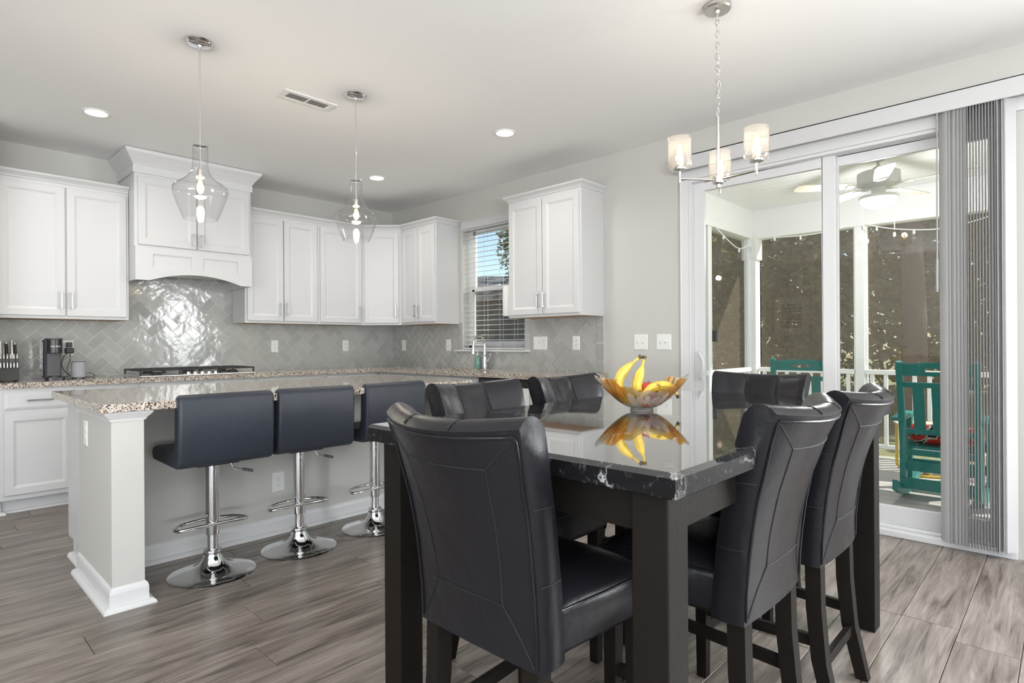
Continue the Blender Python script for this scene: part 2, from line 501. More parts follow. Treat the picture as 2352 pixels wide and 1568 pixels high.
def vane_mat():
    m = bpy.data.materials.new('white_vane_fabric'); m.use_nodes = True; nt = m.node_tree; nt.nodes.clear()
    d = nd(nt, 'ShaderNodeBsdfDiffuse'); t = nd(nt, 'ShaderNodeBsdfTranslucent')
    d.inputs[0].default_value = (.80, .80, .81, 1); t.inputs[0].default_value = (.80, .80, .79, 1)
    mx = nd(nt, 'ShaderNodeMixShader'); mx.inputs[0].default_value = .35; o = nd(nt, 'ShaderNodeOutputMaterial')
    nt.links.new(d.outputs[0], mx.inputs[1]); nt.links.new(t.outputs[0], mx.inputs[2]); nt.links.new(mx.outputs[0], o.inputs[0])
    return m
vanem = vane_mat()
leafdark = leafm('dark_leaf', (.07, .075, .04), (.20, .20, .11))
leafmid = leafm('mid_leaf', (.12, .13, .06), (.32, .31, .17))
leaflight = leafm('light_leaf', (.20, .25, .08), (.42, .46, .20))

def grassm():
    m = mat('lawn', (.25, .3, .1), .9); nt = m.node_tree; b = nt.nodes['Principled BSDF']
    tc = nd(nt, 'ShaderNodeTexCoord'); n = nd(nt, 'ShaderNodeTexNoise', Scale=6., Detail=5.); nt.links.new(tc.outputs['Object'], n.inputs['Vector'])
    r = ramp(nt, [(.35, (.17, .18, .07)), (.6, (.32, .32, .15)), (.8, (.40, .34, .22))]); nt.links.new(n.outputs[0], r.inputs[0]); nt.links.new(r.outputs[0], b.inputs['Base Color'])
    return m
lawn = grassm()

def floral():
    m = mat('floral_fabric', (.6, .06, .04), .85); nt = m.node_tree; b = nt.nodes['Principled BSDF']
    tc = nd(nt, 'ShaderNodeTexCoord')
    v = nd(nt, 'ShaderNodeTexVoronoi', Scale=9.); nt.links.new(tc.outputs['Object'], v.inputs['Vector'])
    r = ramp(nt, [(0, (.75, .55, .10)), (.10, (.15, .10, .02)), (.17, (.70, .50, .18)), (.27, (.10, .05, .03)), (.33, (.62, .05, .035)), (.55, (.62, .05, .035)), (.62, (.75, .70, .60)), (.7, (.02, .015, .02))], 'CONSTANT')
    nt.links.new(v.outputs['Distance'], r.inputs[0]); nt.links.new(r.outputs[0], b.inputs['Base Color'])
    return m
floralm = floral()

def bananam():
    m = mat('banana_skin', (.80, .55, .06), .45); nt = m.node_tree; b = nt.nodes['Principled BSDF']
    tc = nd(nt, 'ShaderNodeTexCoord'); n = nd(nt, 'ShaderNodeTexNoise', Scale=30., Detail=4.); nt.links.new(tc.outputs['Object'], n.inputs['Vector'])
    r = ramp(nt, [(.30, (.28, .15, .03)), (.38, (.74, .50, .06)), (.7, (.86, .62, .09))]); nt.links.new(n.outputs[0], r.inputs[0]); nt.links.new(r.outputs[0], b.inputs['Base Color'])
    return m
banm = bananam()
banstem = mat('banana_stem', (.10, .07, .03), .6)

def applem():
    m = mat('apple_skin', (.5, .04, .03), .25); nt = m.node_tree; b = nt.nodes['Principled BSDF']
    tc = nd(nt, 'ShaderNodeTexCoord'); n = nd(nt, 'ShaderNodeTexNoise', Scale=14., Detail=3.); nt.links.new(tc.outputs['Object'], n.inputs['Vector'])
    r = ramp(nt, [(.3, (.42, .02, .02)), (.7, (.58, .10, .05))]); nt.links.new(n.outputs[0], r.inputs[0]); nt.links.new(r.outputs[0], b.inputs['Base Color'])
    return m
applemat = applem()

def crystalm():
    m = bpy.data.materials.new('amber_crystal'); m.use_nodes = True; nt = m.node_tree; nt.nodes.clear()
    tc = nd(nt, 'ShaderNodeTexCoord'); sp = nd(nt, 'ShaderNodeSeparateXYZ'); nt.links.new(tc.outputs['Object'], sp.inputs[0])
    n = nd(nt, 'ShaderNodeTexNoise', Scale=22., Detail=2.); nt.links.new(tc.outputs['Object'], n.inputs['Vector'])
    ab = nd(nt, 'ShaderNodeMath', _operation='ABSOLUTE'); nt.links.new(sp.outputs[0], ab.inputs[0])
    ad = nd(nt, 'ShaderNodeMath', _operation='MULTIPLY_ADD'); ad.inputs[1].default_value = 3.6; nt.links.new(ab.outputs[0], ad.inputs[0])
    k = nd(nt, 'ShaderNodeMath', _operation='MULTIPLY'); k.inputs[1].default_value = .5; nt.links.new(n.outputs[0], k.inputs[0]); nt.links.new(k.outputs[0], ad.inputs[2])
    r = ramp(nt, [(.38, (.97, .95, .94)), (.50, (.97, .82, .45)), (.66, (.93, .60, .12)), (.80, (.97, .90, .75)), (.92, (.97, .96, .95))]); nt.links.new(ad.outputs[0], r.inputs[0])
    t = nd(nt, 'ShaderNodeBsdfTransparent'); g = nd(nt, 'ShaderNodeBsdfGlossy', Roughness=.03); tl = nd(nt, 'ShaderNodeBsdfDiffuse'); gl = nd(nt, 'ShaderNodeBsdfRefraction', Roughness=.02, IOR=1.33)
    for x in (gl, tl, t): nt.links.new(r.outputs[0], x.inputs[0])
    f = schlick(nt, 1.75)
    m0 = nd(nt, 'ShaderNodeMixShader'); m0.inputs[0].default_value = .5; nt.links.new(t.outputs[0], m0.inputs[1]); nt.links.new(gl.outputs[0], m0.inputs[2])
    m1 = nd(nt, 'ShaderNodeMixShader'); m1.inputs[0].default_value = .11; nt.links.new(m0.outputs[0], m1.inputs[1]); nt.links.new(tl.outputs[0], m1.inputs[2])
    m2 = nd(nt, 'ShaderNodeMixShader'); nt.links.new(f, m2.inputs[0]); nt.links.new(m1.outputs[0], m2.inputs[1]); nt.links.new(g.outputs[0], m2.inputs[2])
    o = nd(nt, 'ShaderNodeOutputMaterial'); nt.links.new(m2.outputs[0], o.inputs[0])
    return m
crystal = crystalm()
petalm = mat('frosted_petal_glass', (.80, .74, .72), .35, trans=.55)
coppers = mat('copper_flecks', (.55, .22, .10), .25, .8)
# ================================================================ room shell
H = 2.74
# floor: underlay plus laid planks where the picture shows them, plain boards behind the camera
fl = struct('floor', M().box((-8.2, -9.6, -.2), (0, 0, -.012)), seamm)
m = M(); m.box((-8.2, -9.6, -.012), (-6.0, 0, 0)); m.box((-6.0, -9.6, -.012), (0, -6.745, 0))
obj('far_boards', m, plankmat, fl)
PW, PL = .1955, 1.22
full = {}
def plank_mesh(L, W):
    key = (round(L, 3), round(W, 3))
    if key not in full:
        g = .0009; b = .0022
        x0, x1, y0, y1 = -L / 2 + g, L / 2 - g, -W / 2 + g, W / 2 - g
        mb = M()
        mb.add([(x0, y0, -.011), (x1, y0, -.011), (x1, y1, -.011), (x0, y1, -.011), (x0, y0, -b), (x1, y0, -b), (x1, y1, -b), (x0, y1, -b),
                (x0 + b, y0 + b, 0), (x1 - b, y0 + b, 0), (x1 - b, y1 - b, 0), (x0 + b, y1 - b, 0)],
               [(0, 1, 5, 4), (1, 2, 6, 5), (2, 3, 7, 6), (3, 0, 4, 7), (4, 5, 9, 8), (5, 6, 10, 9), (6, 7, 11, 10), (7, 4, 8, 11), (8, 9, 10, 11)])
        full[key] = mb.mesh('plank', plankmat, recalc=False)
    return full[key]
k = 0
ytop = -5.38 + 27 * PW       # row edges fall on the seams read off the photograph
while ytop > -6.7:
    ya = min(0, ytop); yb = max(-6.745, ytop - PW)
    off = (k * .4537 * PL + .19) % PL
    if abs((ytop - PW) + 5.577) < .05: off = (-1.27 % PL)
    x = -6.0 - PL + off
    while x < 0:
        a, b_ = max(-6.0, x), min(0, x + PL)
        if b_ - a > .03 and ya - yb > .02:
            link('plank', plank_mesh(b_ - a, ya - yb), fl, ((a + b_) / 2, (ya + yb) / 2, 0))
        x += PL
    ytop -= PW; k += 1

struct('ceiling', M().box((-8.35, -9.75, H), (.15, .15, H + .15)), ceilp)
wall_back = struct('wall_back', M().box((-8.35, 0, -.2), (.15, .15, H)), wallp)
m = M()
def wall_with_holes(m, axis_box, holes, a0, a1):
    # holes: (start, end, z0, z1) along the wall, sorted
    cur = a0
    for s_, e_, z0, z1 in holes:
        axis_box(m, cur, s_, -.2, H)
        if z0 > -.2: axis_box(m, s_, e_, -.2, z0)
        axis_box(m, s_, e_, z1, H)
        cur = e_
    axis_box(m, cur, a1, -.2, H)
WY0, WY1, WZ0, WZ1 = -2.150, -1.275, 1.10, 2.40
DY0, DY1, DZ1 = -5.70, -3.80, 2.41
wall_with_holes(m, lambda mm, a, b, z0, z1: mm.box((0, a, z0), (.15, b, z1)),
                [(-8.45, -6.65, .70, 2.30), (DY0, DY1, 0, DZ1), (WY0, WY1, WZ0, WZ1)], -9.75, 0)
wall_right = struct('wall_right', m, wallp)
m = M(); wall_with_holes(m, lambda mm, a, b, z0, z1: mm.box((a, -9.75, z0), (b, -9.6, z1)), [(-7.6, -3.2, .45, 2.5)], -8.35, 0)
wall_front = struct('wall_front', m, wallp)
m = M(); wall_with_holes(m, lambda mm, a, b, z0, z1: mm.box((-8.35, a, z0), (-8.2, b, z1)), [(-7.9, -4.5, .45, 2.5)], -9.6, 0)
wall_left = struct('wall_left', m, wallp)
struct('wall_pantry', M().box((-3.95, -.54, 0), (-3.645, -.0, H)), wallp)

# mouldings
BASEP = [(0, 0), (.013, 0), (.013, .075), (.010, .088), (.006, .095), (0, .10)]
SHOE = [(0, 0), (.028, 0), (.026, .010), (.020, .017), (.012, .021), (0, .022)]
def base_run(name, path, parent=None, kindstruct=True):
    m = M(); m.sweep(BASEP, path); m.sweep([(o + .011, z) for o, z in SHOE], path)
    if parent is not None: return obj('baseboard', m, trimw, parent)
    o = obj(name, m, trimw); o['kind'] = 'structure'; return o
base_run('baseboard_right', [(-.001, -5.735), (-.001, -9.59)][::-1])
base_run('baseboard_middle', [(-.001, -3.06), (-.001, -3.765)][::-1])
base_run('baseboard_pantry', [(-3.644, -.02), (-3.644, -.541), (-3.94, -.541)][::-1])
base_run('baseboard_front', [(-.02, -9.599), (-8.18, -9.599)][::-1])
base_run('baseboard_left', [(-8.199, -9.58), (-8.199, -.02)][::-1])

# ---------------------------------------------------------------- herringbone backsplash, every tile a piece of its wall
TL, TW = .1524, .0762
def clip(poly, x0, x1, z0, z1):
    def cut(pl, inside, inter):
        out = []
        for i in range(len(pl)):
            a, b = pl[i - 1], pl[i]
            ia, ib = inside(a), inside(b)
            if ib:
                if not ia: out.append(inter(a, b))
                out.append(b)
            elif ia: out.append(inter(a, b))
        return out
    def ix(v, k): return lambda a, b: tuple(lerp(a[i], b[i], (v - a[k]) / (b[k] - a[k])) for i in range(2))
    for v, k, sgn in ((x0, 0, 1), (x1, 0, -1), (z0, 1, 1), (z1, 1, -1)):
        if not poly: return []
        poly = cut(poly, lambda p: (p[k] - v) * sgn >= 0, ix(v, k))
    return poly
def area(p): return abs(sum(p[i - 1][0] * p[i][1] - p[i][0] * p[i - 1][1] for i in range(len(p)))) / 2
GR = .0022
def put_tile(parent, polys, fn):
    m = M()
    cx = sum(p[0] for pl in polys for p in pl) / sum(len(pl) for pl in polys)
    cz = sum(p[1] for pl in polys for p in pl) / sum(len(pl) for pl in polys)
    ta, tb = random.gauss(0, .010), random.gauss(0, .010)
    for pl in polys:
        n = len(pl)
        front = [fn(p[0], p[1], .0085 + ta * (p[0] - cx) + tb * (p[1] - cz)) for p in pl]
        back = [fn(p[0], p[1], .003) for p in pl]
        m.add(front + back, [tuple(range(n))] + [(i, (i + 1) % n, n + (i + 1) % n, n + i) for i in range(n)])
    obj('tile', m, tilemat, parent)
def herringbone(parent, rects, fn, ox, oz):
    xs = [r[0] for r in rects] + [r[1] for r in rects]; zs = [r[2] for r in rects] + [r[3] for r in rects]
    c45 = math.sqrt(.5); span = int((max(xs) - min(xs) + max(zs) - min(zs)) / TW) + 8
    for a in range(-span, span):
        for b in range(-span, span):
            d = (a - b) % 4
            if d == 0: w, h = 2, 1
            elif d == 3: w, h = 1, 2
            else: continue
            q = [(a * TW + GR, b * TW + GR), ((a + w) * TW - GR, b * TW + GR), ((a + w) * TW - GR, (b + h) * TW - GR), (a * TW + GR, (b + h) * TW - GR)]
            q = [(ox + (x - z) * c45, oz + (x + z) * c45) for x, z in q]
            if max(p[0] for p in q) < min(xs) or min(p[0] for p in q) > max(xs) or max(p[1] for p in q) < min(zs) or min(p[1] for p in q) > max(zs): continue
            polys = []
            for r in rects:
                pl = clip(q, *r)
                if len(pl) > 2 and area(pl) > 6e-5: polys.append(pl)
            if polys: put_tile(parent, polys, fn)
CT = .914          # counter top height
RA = [(-3.64, -.009, CT, 1.374), (-2.80, -1.875, 1.374, 1.80)]
obj('grout_bed', M().box((-3.64, -.004, CT), (0, 0, 1.374)).box((-2.8, -.004, 1.374), (-1.875, 0, 1.80)), grout, wall_back)
herringbone(wall_back, RA, lambda x, z, t: (x, -t, z), -2.34, CT)
# right wall: coordinate s runs from the corner towards the camera (s = -y)
g = M()
for s0, s1, z0, z1 in ((0, 1.272, CT, 1.392), (1.272, 2.153, CT, 1.085), (2.153, 3.052, CT, 1.392)):
    g.box((-.004, -s1, z0), (0, -s0, z1))
obj('grout_bed', g, grout, wall_right)
RB = [(.009, 1.196, CT, 1.392), (1.196, 2.229, CT, 1.083), (2.229, 2.983, CT, 1.392)]
fnB = lambda s_, z, t: (-t, -s_, z)
herringbone(wall_right, RB, fnB, 2.983, CT + .01)
for s0, s1, zz in ((1.199, 1.270, [1.088, 1.24, 1.392]), (2.155, 2.226, [1.105, 1.25, 1.392]), (2.986, 3.052, [CT, 1.010, 1.165, 1.320, 1.392])):
    for z0, z1 in zip(zz[:-1], zz[1:]):
        put_tile(wall_right, [[(s0, z0 + GR), (s1, z0 + GR), (s1, z1 - GR), (s0, z1 - GR)]], fnB)

# ---------------------------------------------------------------- sink window
win = struct('window_1', M().box((.085, WY0, WZ0), (.135, WY0 + .045, WZ1)).box((.085, WY1 - .045, WZ0), (.135, WY1, WZ1))
             .box((.085, WY0, WZ0), (.135, WY1, WZ0 + .05)).box((.085, WY0, WZ1 - .05), (.135, WY1, WZ1)), vinyl, bevel=.003)
zm = 1.735
obj('upper_sash', M().box((.11, WY0 + .045, zm), (.13, WY0 + .08, WZ1 - .05)).box((.11, WY1 - .08, zm), (.13, WY1 - .045, WZ1 - .05)).box((.11, WY0 + .045, WZ1 - .085), (.13, WY1 - .045, WZ1 - .05)).box((.11, WY0 + .045, zm - .02), (.13, WY1 - .045, zm + .02)), vinyl, win)
obj('lower_sash', M().box((.088, WY0 + .045, WZ0 + .05), (.108, WY0 + .08, zm)).box((.088, WY1 - .08, WZ0 + .05), (.108, WY1 - .045, zm)).box((.088, WY0 + .045, WZ0 + .05), (.108, WY1 - .045, WZ0 + .09)).box((.088, WY0 + .045, zm - .022), (.108, WY1 - .045, zm + .022)), vinyl, win)
obj('pane', M().box((.119, WY0 + .08, zm), (.121, WY1 - .08, WZ1 - .085)), pane, win)
obj('pane', M().box((.097, WY0 + .08, WZ0 + .09), (.099, WY1 - .08, zm - .02)), pane, win)
obj('insect_screen', M().box((.138, WY0 + .04, WZ0 + .04), (.139, WY1 - .04, zm)), screenmat, win)
obj('sash_lock', M().box((.075, -1.73, zm + .02), (.1, -1.68, zm + .034)), vinyl, win, bevel=.003)
obj('window_sill', M().box((-.045, -2.235, 1.085), (.085, -1.165, 1.102)), trimw, win, bevel=.005, seg=3)
# faux-wood blind hanging in the opening
bl = thing('window_blind', 'white slatted blind lowered over the sink window', 'blind', (0, -1.7125, 1.102))
L2 = .432
obj('valance', M().box((-.030, -L2 - .008, 1.262), (-.014, L2 + .008, 1.338)).box((-.030, -L2 - .008, 1.255), (-.010, L2 + .008, 1.268)).box((-.034, -L2 - .008, 1.330), (-.010, L2 + .008, 1.342)), blindw, bl, bevel=.003)
obj('headrail', M().box((-.010, -L2, 1.24), (.045, L2, 1.296)), blindw, bl)
sm = M(); sm.box((-.025, -L2, -.0015), (.025, L2, .0015))
sme = sm.mesh('slat', blindw)
for i in range(24):
    o = link('slat', sme, bl, (.028, 0, .052 + i * .0502), (0, math.radians(-7), 0))
obj('bottom_rail', M().box((.003, -L2, .004), (.053, L2, .022)), blindw, bl, bevel=.003)
for yy in (-.30, -.10, .12, .31):
    obj('ladder_cord', M().box((.0025, yy - .001, .02), (.0045, yy + .001, 1.25)).box((.052, yy - .001, .02), (.054, yy + .001, 1.25)), blindw, bl)

# ---------------------------------------------------------------- sliding patio door
dr = struct('door_1', M().box((.0, DY0, 0), (.14, DY0 + .045, DZ1)).box((.0, DY1 - .045, 0), (.14, DY1, DZ1)).box((.0, DY0, DZ1 - .045), (.14, DY1, DZ1))
            .box((-.03, DY0, 0), (.14, DY1, .035)).box((.03, DY0, .035), (.045, DY1, .055)).box((.085, DY0, .035), (.10, DY1, .055)), vinyl, bevel=.004)
def sash(name, y0, y1, x0, x1, z0, z1, sw, rb, rtp):
    m = M().box((x0, y0, z0), (x1, y0 + sw, z1)).box((x0, y1 - sw, z0), (x1, y1, z1)).box((x0, y0 + sw, z0), (x1, y1 - sw, z0 + rb)).box((x0, y0 + sw, z1 - rtp), (x1, y1 - sw, z1))
    p = obj(name, m, vinyl, dr, bevel=.004)
    xm = (x0 + x1) / 2
    obj('glass_pane', M().box((xm - .006, y0 + sw - .005, z0 + rb - .005), (xm + .006, y1 - sw + .005, z1 - rtp + .005)), pane, p)
    return p
sl = sash('sliding_panel', -4.815, -3.845, .050, .082, .056, 2.365, .080, .10, .065)
fx = sash('fixed_panel', -5.655, -4.745, .092, .124, .056, 2.365, .075, .10, .065)
hp = smoothcurve([(.048, -3.90, .895), (.02, -3.905, .91), (.006, -3.93, .96), (.006, -3.93, 1.03), (.02, -3.905, 1.08), (.048, -3.90, 1.095)], 6)
obj('door_handle', M().tube([(p[0], -3.895 - (p[1] + 3.90) * -1.2, p[2]) for p in hp], .009, 8).box((.040, -3.912, .885), (.052, -3.872, 1.105)), vinyl, sl, smooth=40)
obj('screen_latch', M().box((.128, -3.985, 1.17), (.150, -3.945, 1.255)), blackp, dr, bevel=.004)
tr = M()
tr.box((-.016, -3.845, 0), (.0, -3.765, 2.395)).box((-.020, -3.850, 0), (.0, -3.838, 2.395)).box((-.022, -3.778, 0), (.0, -3.765, 2.395))
tr.box((-.016, -5.76, 2.385), (.0, -3.765, 2.50)).box((-.022, -5.76, 2.485), (.0, -3.765, 2.50))
o = obj('trim_2', tr, trimw, bevel=.003); o['kind'] = 'structure'

# ---------------------------------------------------------------- vertical blind, drawn to the right
vb = thing('vertical_blind', 'white vertical blind drawn open at the right of the patio door', 'blind', (0, -5.5, 0))
obj('valance', M().box((-.112, -.29, 2.437), (-.10, 1.735, 2.541)).box((-.112, -.30, 2.437), (0, -.288, 2.541)).box((-.112, 1.735, 2.437), (0, 1.747, 2.541)).box((-.112, -.29, 2.532), (0, 1.735, 2.541)), blindw, vb, bevel=.002)
obj('head_track', M().box((-.085, -.28, 2.455), (-.045, 1.72, 2.50)), blindw, vb)
vm = M()
NW = 9
for sgn in (0,):
    pts = [((i / (NW - 1) - .5) * .089, .006 * (1 - (2 * i / (NW - 1) - 1) ** 2)) for i in range(NW)]
    vm.grid(lambda i, j: (pts[i][0], pts[i][1], [.042, 2.45][j]), NW, 2)
    vm.grid(lambda i, j: (pts[i][0], pts[i][1] + .0012, [.042, 2.45][j]), NW, 2)
vme = vm.mesh('vane', vanem, 60, recalc=False)
vanes = [(.106, 32), (.090, 28), (.070, 30), (.052, 27), (.036, 25), (.021, 20), (.009, 12)]
vanes += [(-.004 - i * .0130, 5.2) for i in range(9)]
vanes += [(-.121, 3), (-.129, -4), (-.136, -10), (-.146, -22), (-.156, 10), (-.164, -20), (-.176, -38)]
for yy, a in vanes:
    link('vane', vme, vb, (-.065, yy, 0), (0, 0, math.radians(a)))
obj('wand', M().tube([(-.11, .128, 2.44), (-.112, .130, 1.62)], .004, 8).tube([(-.112, .130, 1.62), (-.113, .131, 1.44)], .0065, 8), mat('clear_acrylic_wand', (.35, .36, .36), .15), vb, smooth=40)

# ---------------------------------------------------------------- living-area windows behind the camera; front and left ones are added to bring light
def bigwindow(name, axis, c0, c1, z0, z1, nmul, plane, out):
    m = M(); t = .06
    def b(a0, a1, zz0, zz1):
        if axis == 'y': m.box((min(plane, plane + out * .06), a0, zz0), (max(plane, plane + out * .06), a1, zz1))
        else: m.box((a0, min(plane, plane + out * .06), zz0), (a1, max(plane, plane + out * .06), zz1))
    b(c0, c1, z0, z0 + t); b(c0, c1, z1 - t, z1); b(c0, c1, (z0 + z1) / 2 - .02, (z0 + z1) / 2 + .02)
    for i in range(nmul + 1):
        a = lerp(c0, c1 - t, i / nmul); b(a, a + t, z0, z1)
    o = struct(name, m, trimw)
    p = M()
    if axis == 'y': p.box((plane + out * .028, c0, z0), (plane + out * .032, c1, z1))
    else: p.box((c0, plane + out * .028, z0), (c1, plane + out * .032, z1))
    obj('pane', p, pane, o)
bigwindow('window_2', 'y', -8.45, -6.65, .70, 2.30, 2, .05, 1)
bigwindow('added_window_3', 'x', -7.6, -3.2, .45, 2.5, 5, -9.65, -1)
bigwindow('added_window_4', 'y', -7.9, -4.5, .45, 2.5, 4, -8.25, -1)
# ================================================================ cabinets
def rings_mesh(m, w, h, t, rings, ox=0, oz=0, oy=0, back=True):
    # front faces -y; ring = (inset, depth behind the front plane)
    vs_ = []
    for ins, dep in rings:
        y = oy - t + dep
        vs_ += [(ox + ins, y, oz + ins), (ox + w - ins, y, oz + ins), (ox + w - ins, y, oz + h - ins), (ox + ins, y, oz + h - ins)]
    fs_ = []
    for i in range(len(rings) - 1):
        for k in range(4):
            l = (k + 1) % 4
            fs_.append((i * 4 + k, i * 4 + l, (i + 1) * 4 + l, (i + 1) * 4 + k))
    b = (len(rings) - 1) * 4
    fs_.append((b, b + 1, b + 2, b + 3))
    n = len(vs_)
    vs_ += [(ox, oy, oz), (ox + w, oy, oz), (ox + w, oy, oz + h), (ox, oy, oz + h)]
    for k in range(4):
        l = (k + 1) % 4
        fs_.append((k, n + k, n + l, l))
    fs_.append((n + 3, n + 2, n + 1, n))
    m.add(vs_, fs_)
    return m
DOORR = [(0, .004), (.003, 0), (.050, 0), (.054, .002), (.066, .008), (.070, .0085), (.0701, .0085)]
SLABR = [(0, .006), (.014, .001), (.020, 0), (.0201, 0)]
def pull(parent, x, z, L, vertical=True, y=0):
    m = M(); r = .0055; st = .03
    if vertical:
        m.box((x - r, y - st - .010, z), (x + r, y - st, z + L)); m.box((x - r, y - st, z + .006), (x + r, y, z + .017)); m.box((x - r, y - st, z + L - .017), (x + r, y, z + L - .006))
    else:
        m.box((x, y - st - .010, z - r), (x + L, y - st, z + r)); m.box((x + .006, y - st, z - r), (x + .017, y, z + r)); m.box((x + L - .017, y - st, z - r), (x + L - .006, y, z + r))
    return obj('handle', m, chrome, parent, bevel=.001)
def door(parent, x, z, w, h, y, hside=None, hz=.055, hl=.128, name='door', rings=DOORR):
    d = obj(name, rings_mesh(M(), w, h, .019, rings, x, z, y), white, parent)
    if hside == 'r': pull(d, x + w - .028, z + hz, hl, True, y - .019)
    elif hside == 'l': pull(d, x + .028, z + hz, hl, True, y - .019)
    elif hside == 'h': pull(d, x + w / 2 - hl / 2, z + h / 2, hl, False, y - .019)
    return d
CROWN = [(0, 0), (.006, 0), (.010, .012), (.022, .026), (.036, .036), (.040, .044), (.040, .052), (0, .052)]
def wall_cab(name, label, w, h, loc, rotz, doors, depth=.31, margin=(.018, .018)):
    t = thing(name, label, 'cabinet', loc, rotz, None)
    obj('body', M().box((0.0005, -depth, 0), (w - .0005, -.001, h)), white, t, bevel=.0015)
    obj('underside', M().box((.018, -depth + .018, -.001), (w - .018, -.012, .002)), wood_under, t)
    z0, z1 = .022, h - .028
    ml, mr = margin
    if doors == 1:
        door(t, ml, z0, w - ml - mr, z1 - z0, -depth, 'r')
    else:
        mid = w / 2; g = .0045
        door(t, ml, z0, mid - g - ml, z1 - z0, -depth, 'r'); door(t, mid + g, z0, w - mr - mid - g, z1 - z0, -depth, 'l')
    return t
UZ, UH = 1.375, 1.035
R90 = -PI / 2
c1 = wall_cab('wall_cabinet', 'white two-door wall cabinet above the coffee maker, left of the range hood', .835, UH, (-3.640, 0, UZ), 0, 2)
obj('crown_molding', M().sweep(CROWN, [(0.0, -.31, UH), (.8345, -.31, UH)]), white, c1)
c2 = wall_cab('wall_cabinet', 'white two-door wall cabinet just right of the range hood', .738, UH, (-1.870, 0, UZ), 0, 2)
c3 = wall_cab('wall_cabinet', 'white single-door wall cabinet beside the angled corner cabinet', .520, UH, (-1.131, 0, UZ), 0, 1)
# angled corner unit
t = thing('corner_cabinet', 'white angled corner wall cabinet with one narrow door', 'cabinet', (0, 0, UZ))
poly = [(-.0125, -.0125), (-.610, -.0125), (-.610, -.31), (-.31, -.610), (-.0125, -.610)]
obj('body', M().prism(poly, lambda a, b, c: (a, b, c), 0, UH), white, t)
hold = obj('door', rings_mesh(M(), .424 - .052, UH - .05, .019, DOORR, .026, .022, 0), white, t)
hold.location = (-.610, -.31, 0); hold.rotation_euler = (0, 0, -PI / 4)
pull(hold, .424 - .026 - .028, .022 + .055, .128, True, -.019)
c4 = wall_cab('wall_cabinet', 'white two-door wall cabinet between the corner and the sink window', .605, UH, (0, -.611, UZ), R90, 2)
# crown running over the corner group
o = obj('trim_1', M().sweep(CROWN, [(-1.870, -.31, UZ + UH), (-.610, -.31, UZ + UH), (-.31, -.610, UZ + UH), (-.31, -1.216, UZ + UH), (-.002, -1.216, UZ + UH)]), white)
o['kind'] = 'structure'
c5 = wall_cab('wall_cabinet', 'white two-door wall cabinet hanging free on the right of the sink window', .815, UH, (0, -2.242, UZ + .018), R90, 2)
obj('crown_molding', M().sweep(CROWN, [(0, -.002, UH), (0, -.31, UH), (.815, -.31, UH), (.815, -.002, UH)]), white, c5)

# range hood cabinet
hx0, hw, hd, hz0 = -2.803, .922, .48, 1.697
t = thing('range_hood', 'white wooden range hood with arched apron over the cooktop', 'range hood', (hx0, 0, hz0))
obj('body', M().box((0, -hd, .27), (hw, -.010, 1.00)).box((0, -hd, .0), (.02, -.010, .27)).box((hw - .02, -hd, .0), (hw, -.010, .27)), white, t, bevel=.002)
obj('liner', M().box((.02, -hd + .03, .085), (hw - .02, -.02, .12)), mat('hood_liner', (.5, .49, .45), .5), t)
obj('vent_insert', M().box((.16, -hd + .10, .075), (hw - .16, -.12, .086)), steel, t)
ap = M(); yb = -hd - .019; N = 20
def arch(x):
    u = (x - hw / 2) / (hw / 2 - .10)
    return .066 * max(0, 1 - u * u) if abs(u) < 1 else 0
xs = [0, .06] + [.10 + (hw - .20) * i / N for i in range(N + 1)] + [hw - .06, hw]
def strip(zlo, zhi, y0, y1, xa, xb):
    vs_, fs_ = [], []
    pts = sorted(set([xa, xb] + [x for x in xs if xa < x < xb]))
    for x in pts:
        a, b_ = zlo(x), zhi(x)
        vs_ += [(x, y0, a), (x, y0, b_), (x, y1, a), (x, y1, b_)]
    for i in range(len(pts) - 1):
        p, q = i * 4, i * 4 + 4
        fs_ += [(p, q, q + 1, p + 1), (p + 2, p + 3, q + 3, q + 2), (p, p + 2, q + 2, q), (p + 1, q + 1, q + 3, p + 3)]
    e = (len(pts) - 1) * 4
    fs_ += [(0, 1, 3, 2), (e, e + 2, e + 3, e + 1)]
    ap.add(vs_, fs_)
top = .272
strip(arch, lambda x: .106, yb, -hd, 0, hw)                       # arched bottom rail
strip(lambda x: .216, lambda x: top, yb, -hd, 0, hw)               # top rail
for a, b_ in ((0, .125), (.415, hw - .415), (hw - .125, hw)): strip(lambda x: .106, lambda x: .216, yb, -hd, a, b_)
strip(lambda x: arch(x) + .012, lambda x: top, -hd - .008, -hd + .004, .10, hw - .10)
obj('apron', ap, white, t)
mid = hw / 2
door(t, .022, .285, mid - .0045 - .022, .55, -hd, 'r', .02, .11); door(t, mid + .0045, .285, hw - .022 - mid - .0045, .55, -hd, 'l', .02, .11)
HC = [(0, 0), (.006, 0), (.008, .02), (.022, .045), (.050, .085), (.070, .110), (.075, .125), (.075, .136), (0, .136)]
obj('frieze', M().sweep([(0, 0), (.012, 0), (.012, .05), (0, .05)], [(0, -.02, .862), (0, -hd, .862), (hw, -hd, .862), (hw, -.02, .862)]), white, t)
obj('crown_molding', M().sweep(HC, [(0, -.02, .902), (0, -hd, .902), (hw, -hd, .902), (hw, -.02, .902)]).box((.002, -hd + .002, .90), (hw - .002, -.02, 1.037)), white, t)

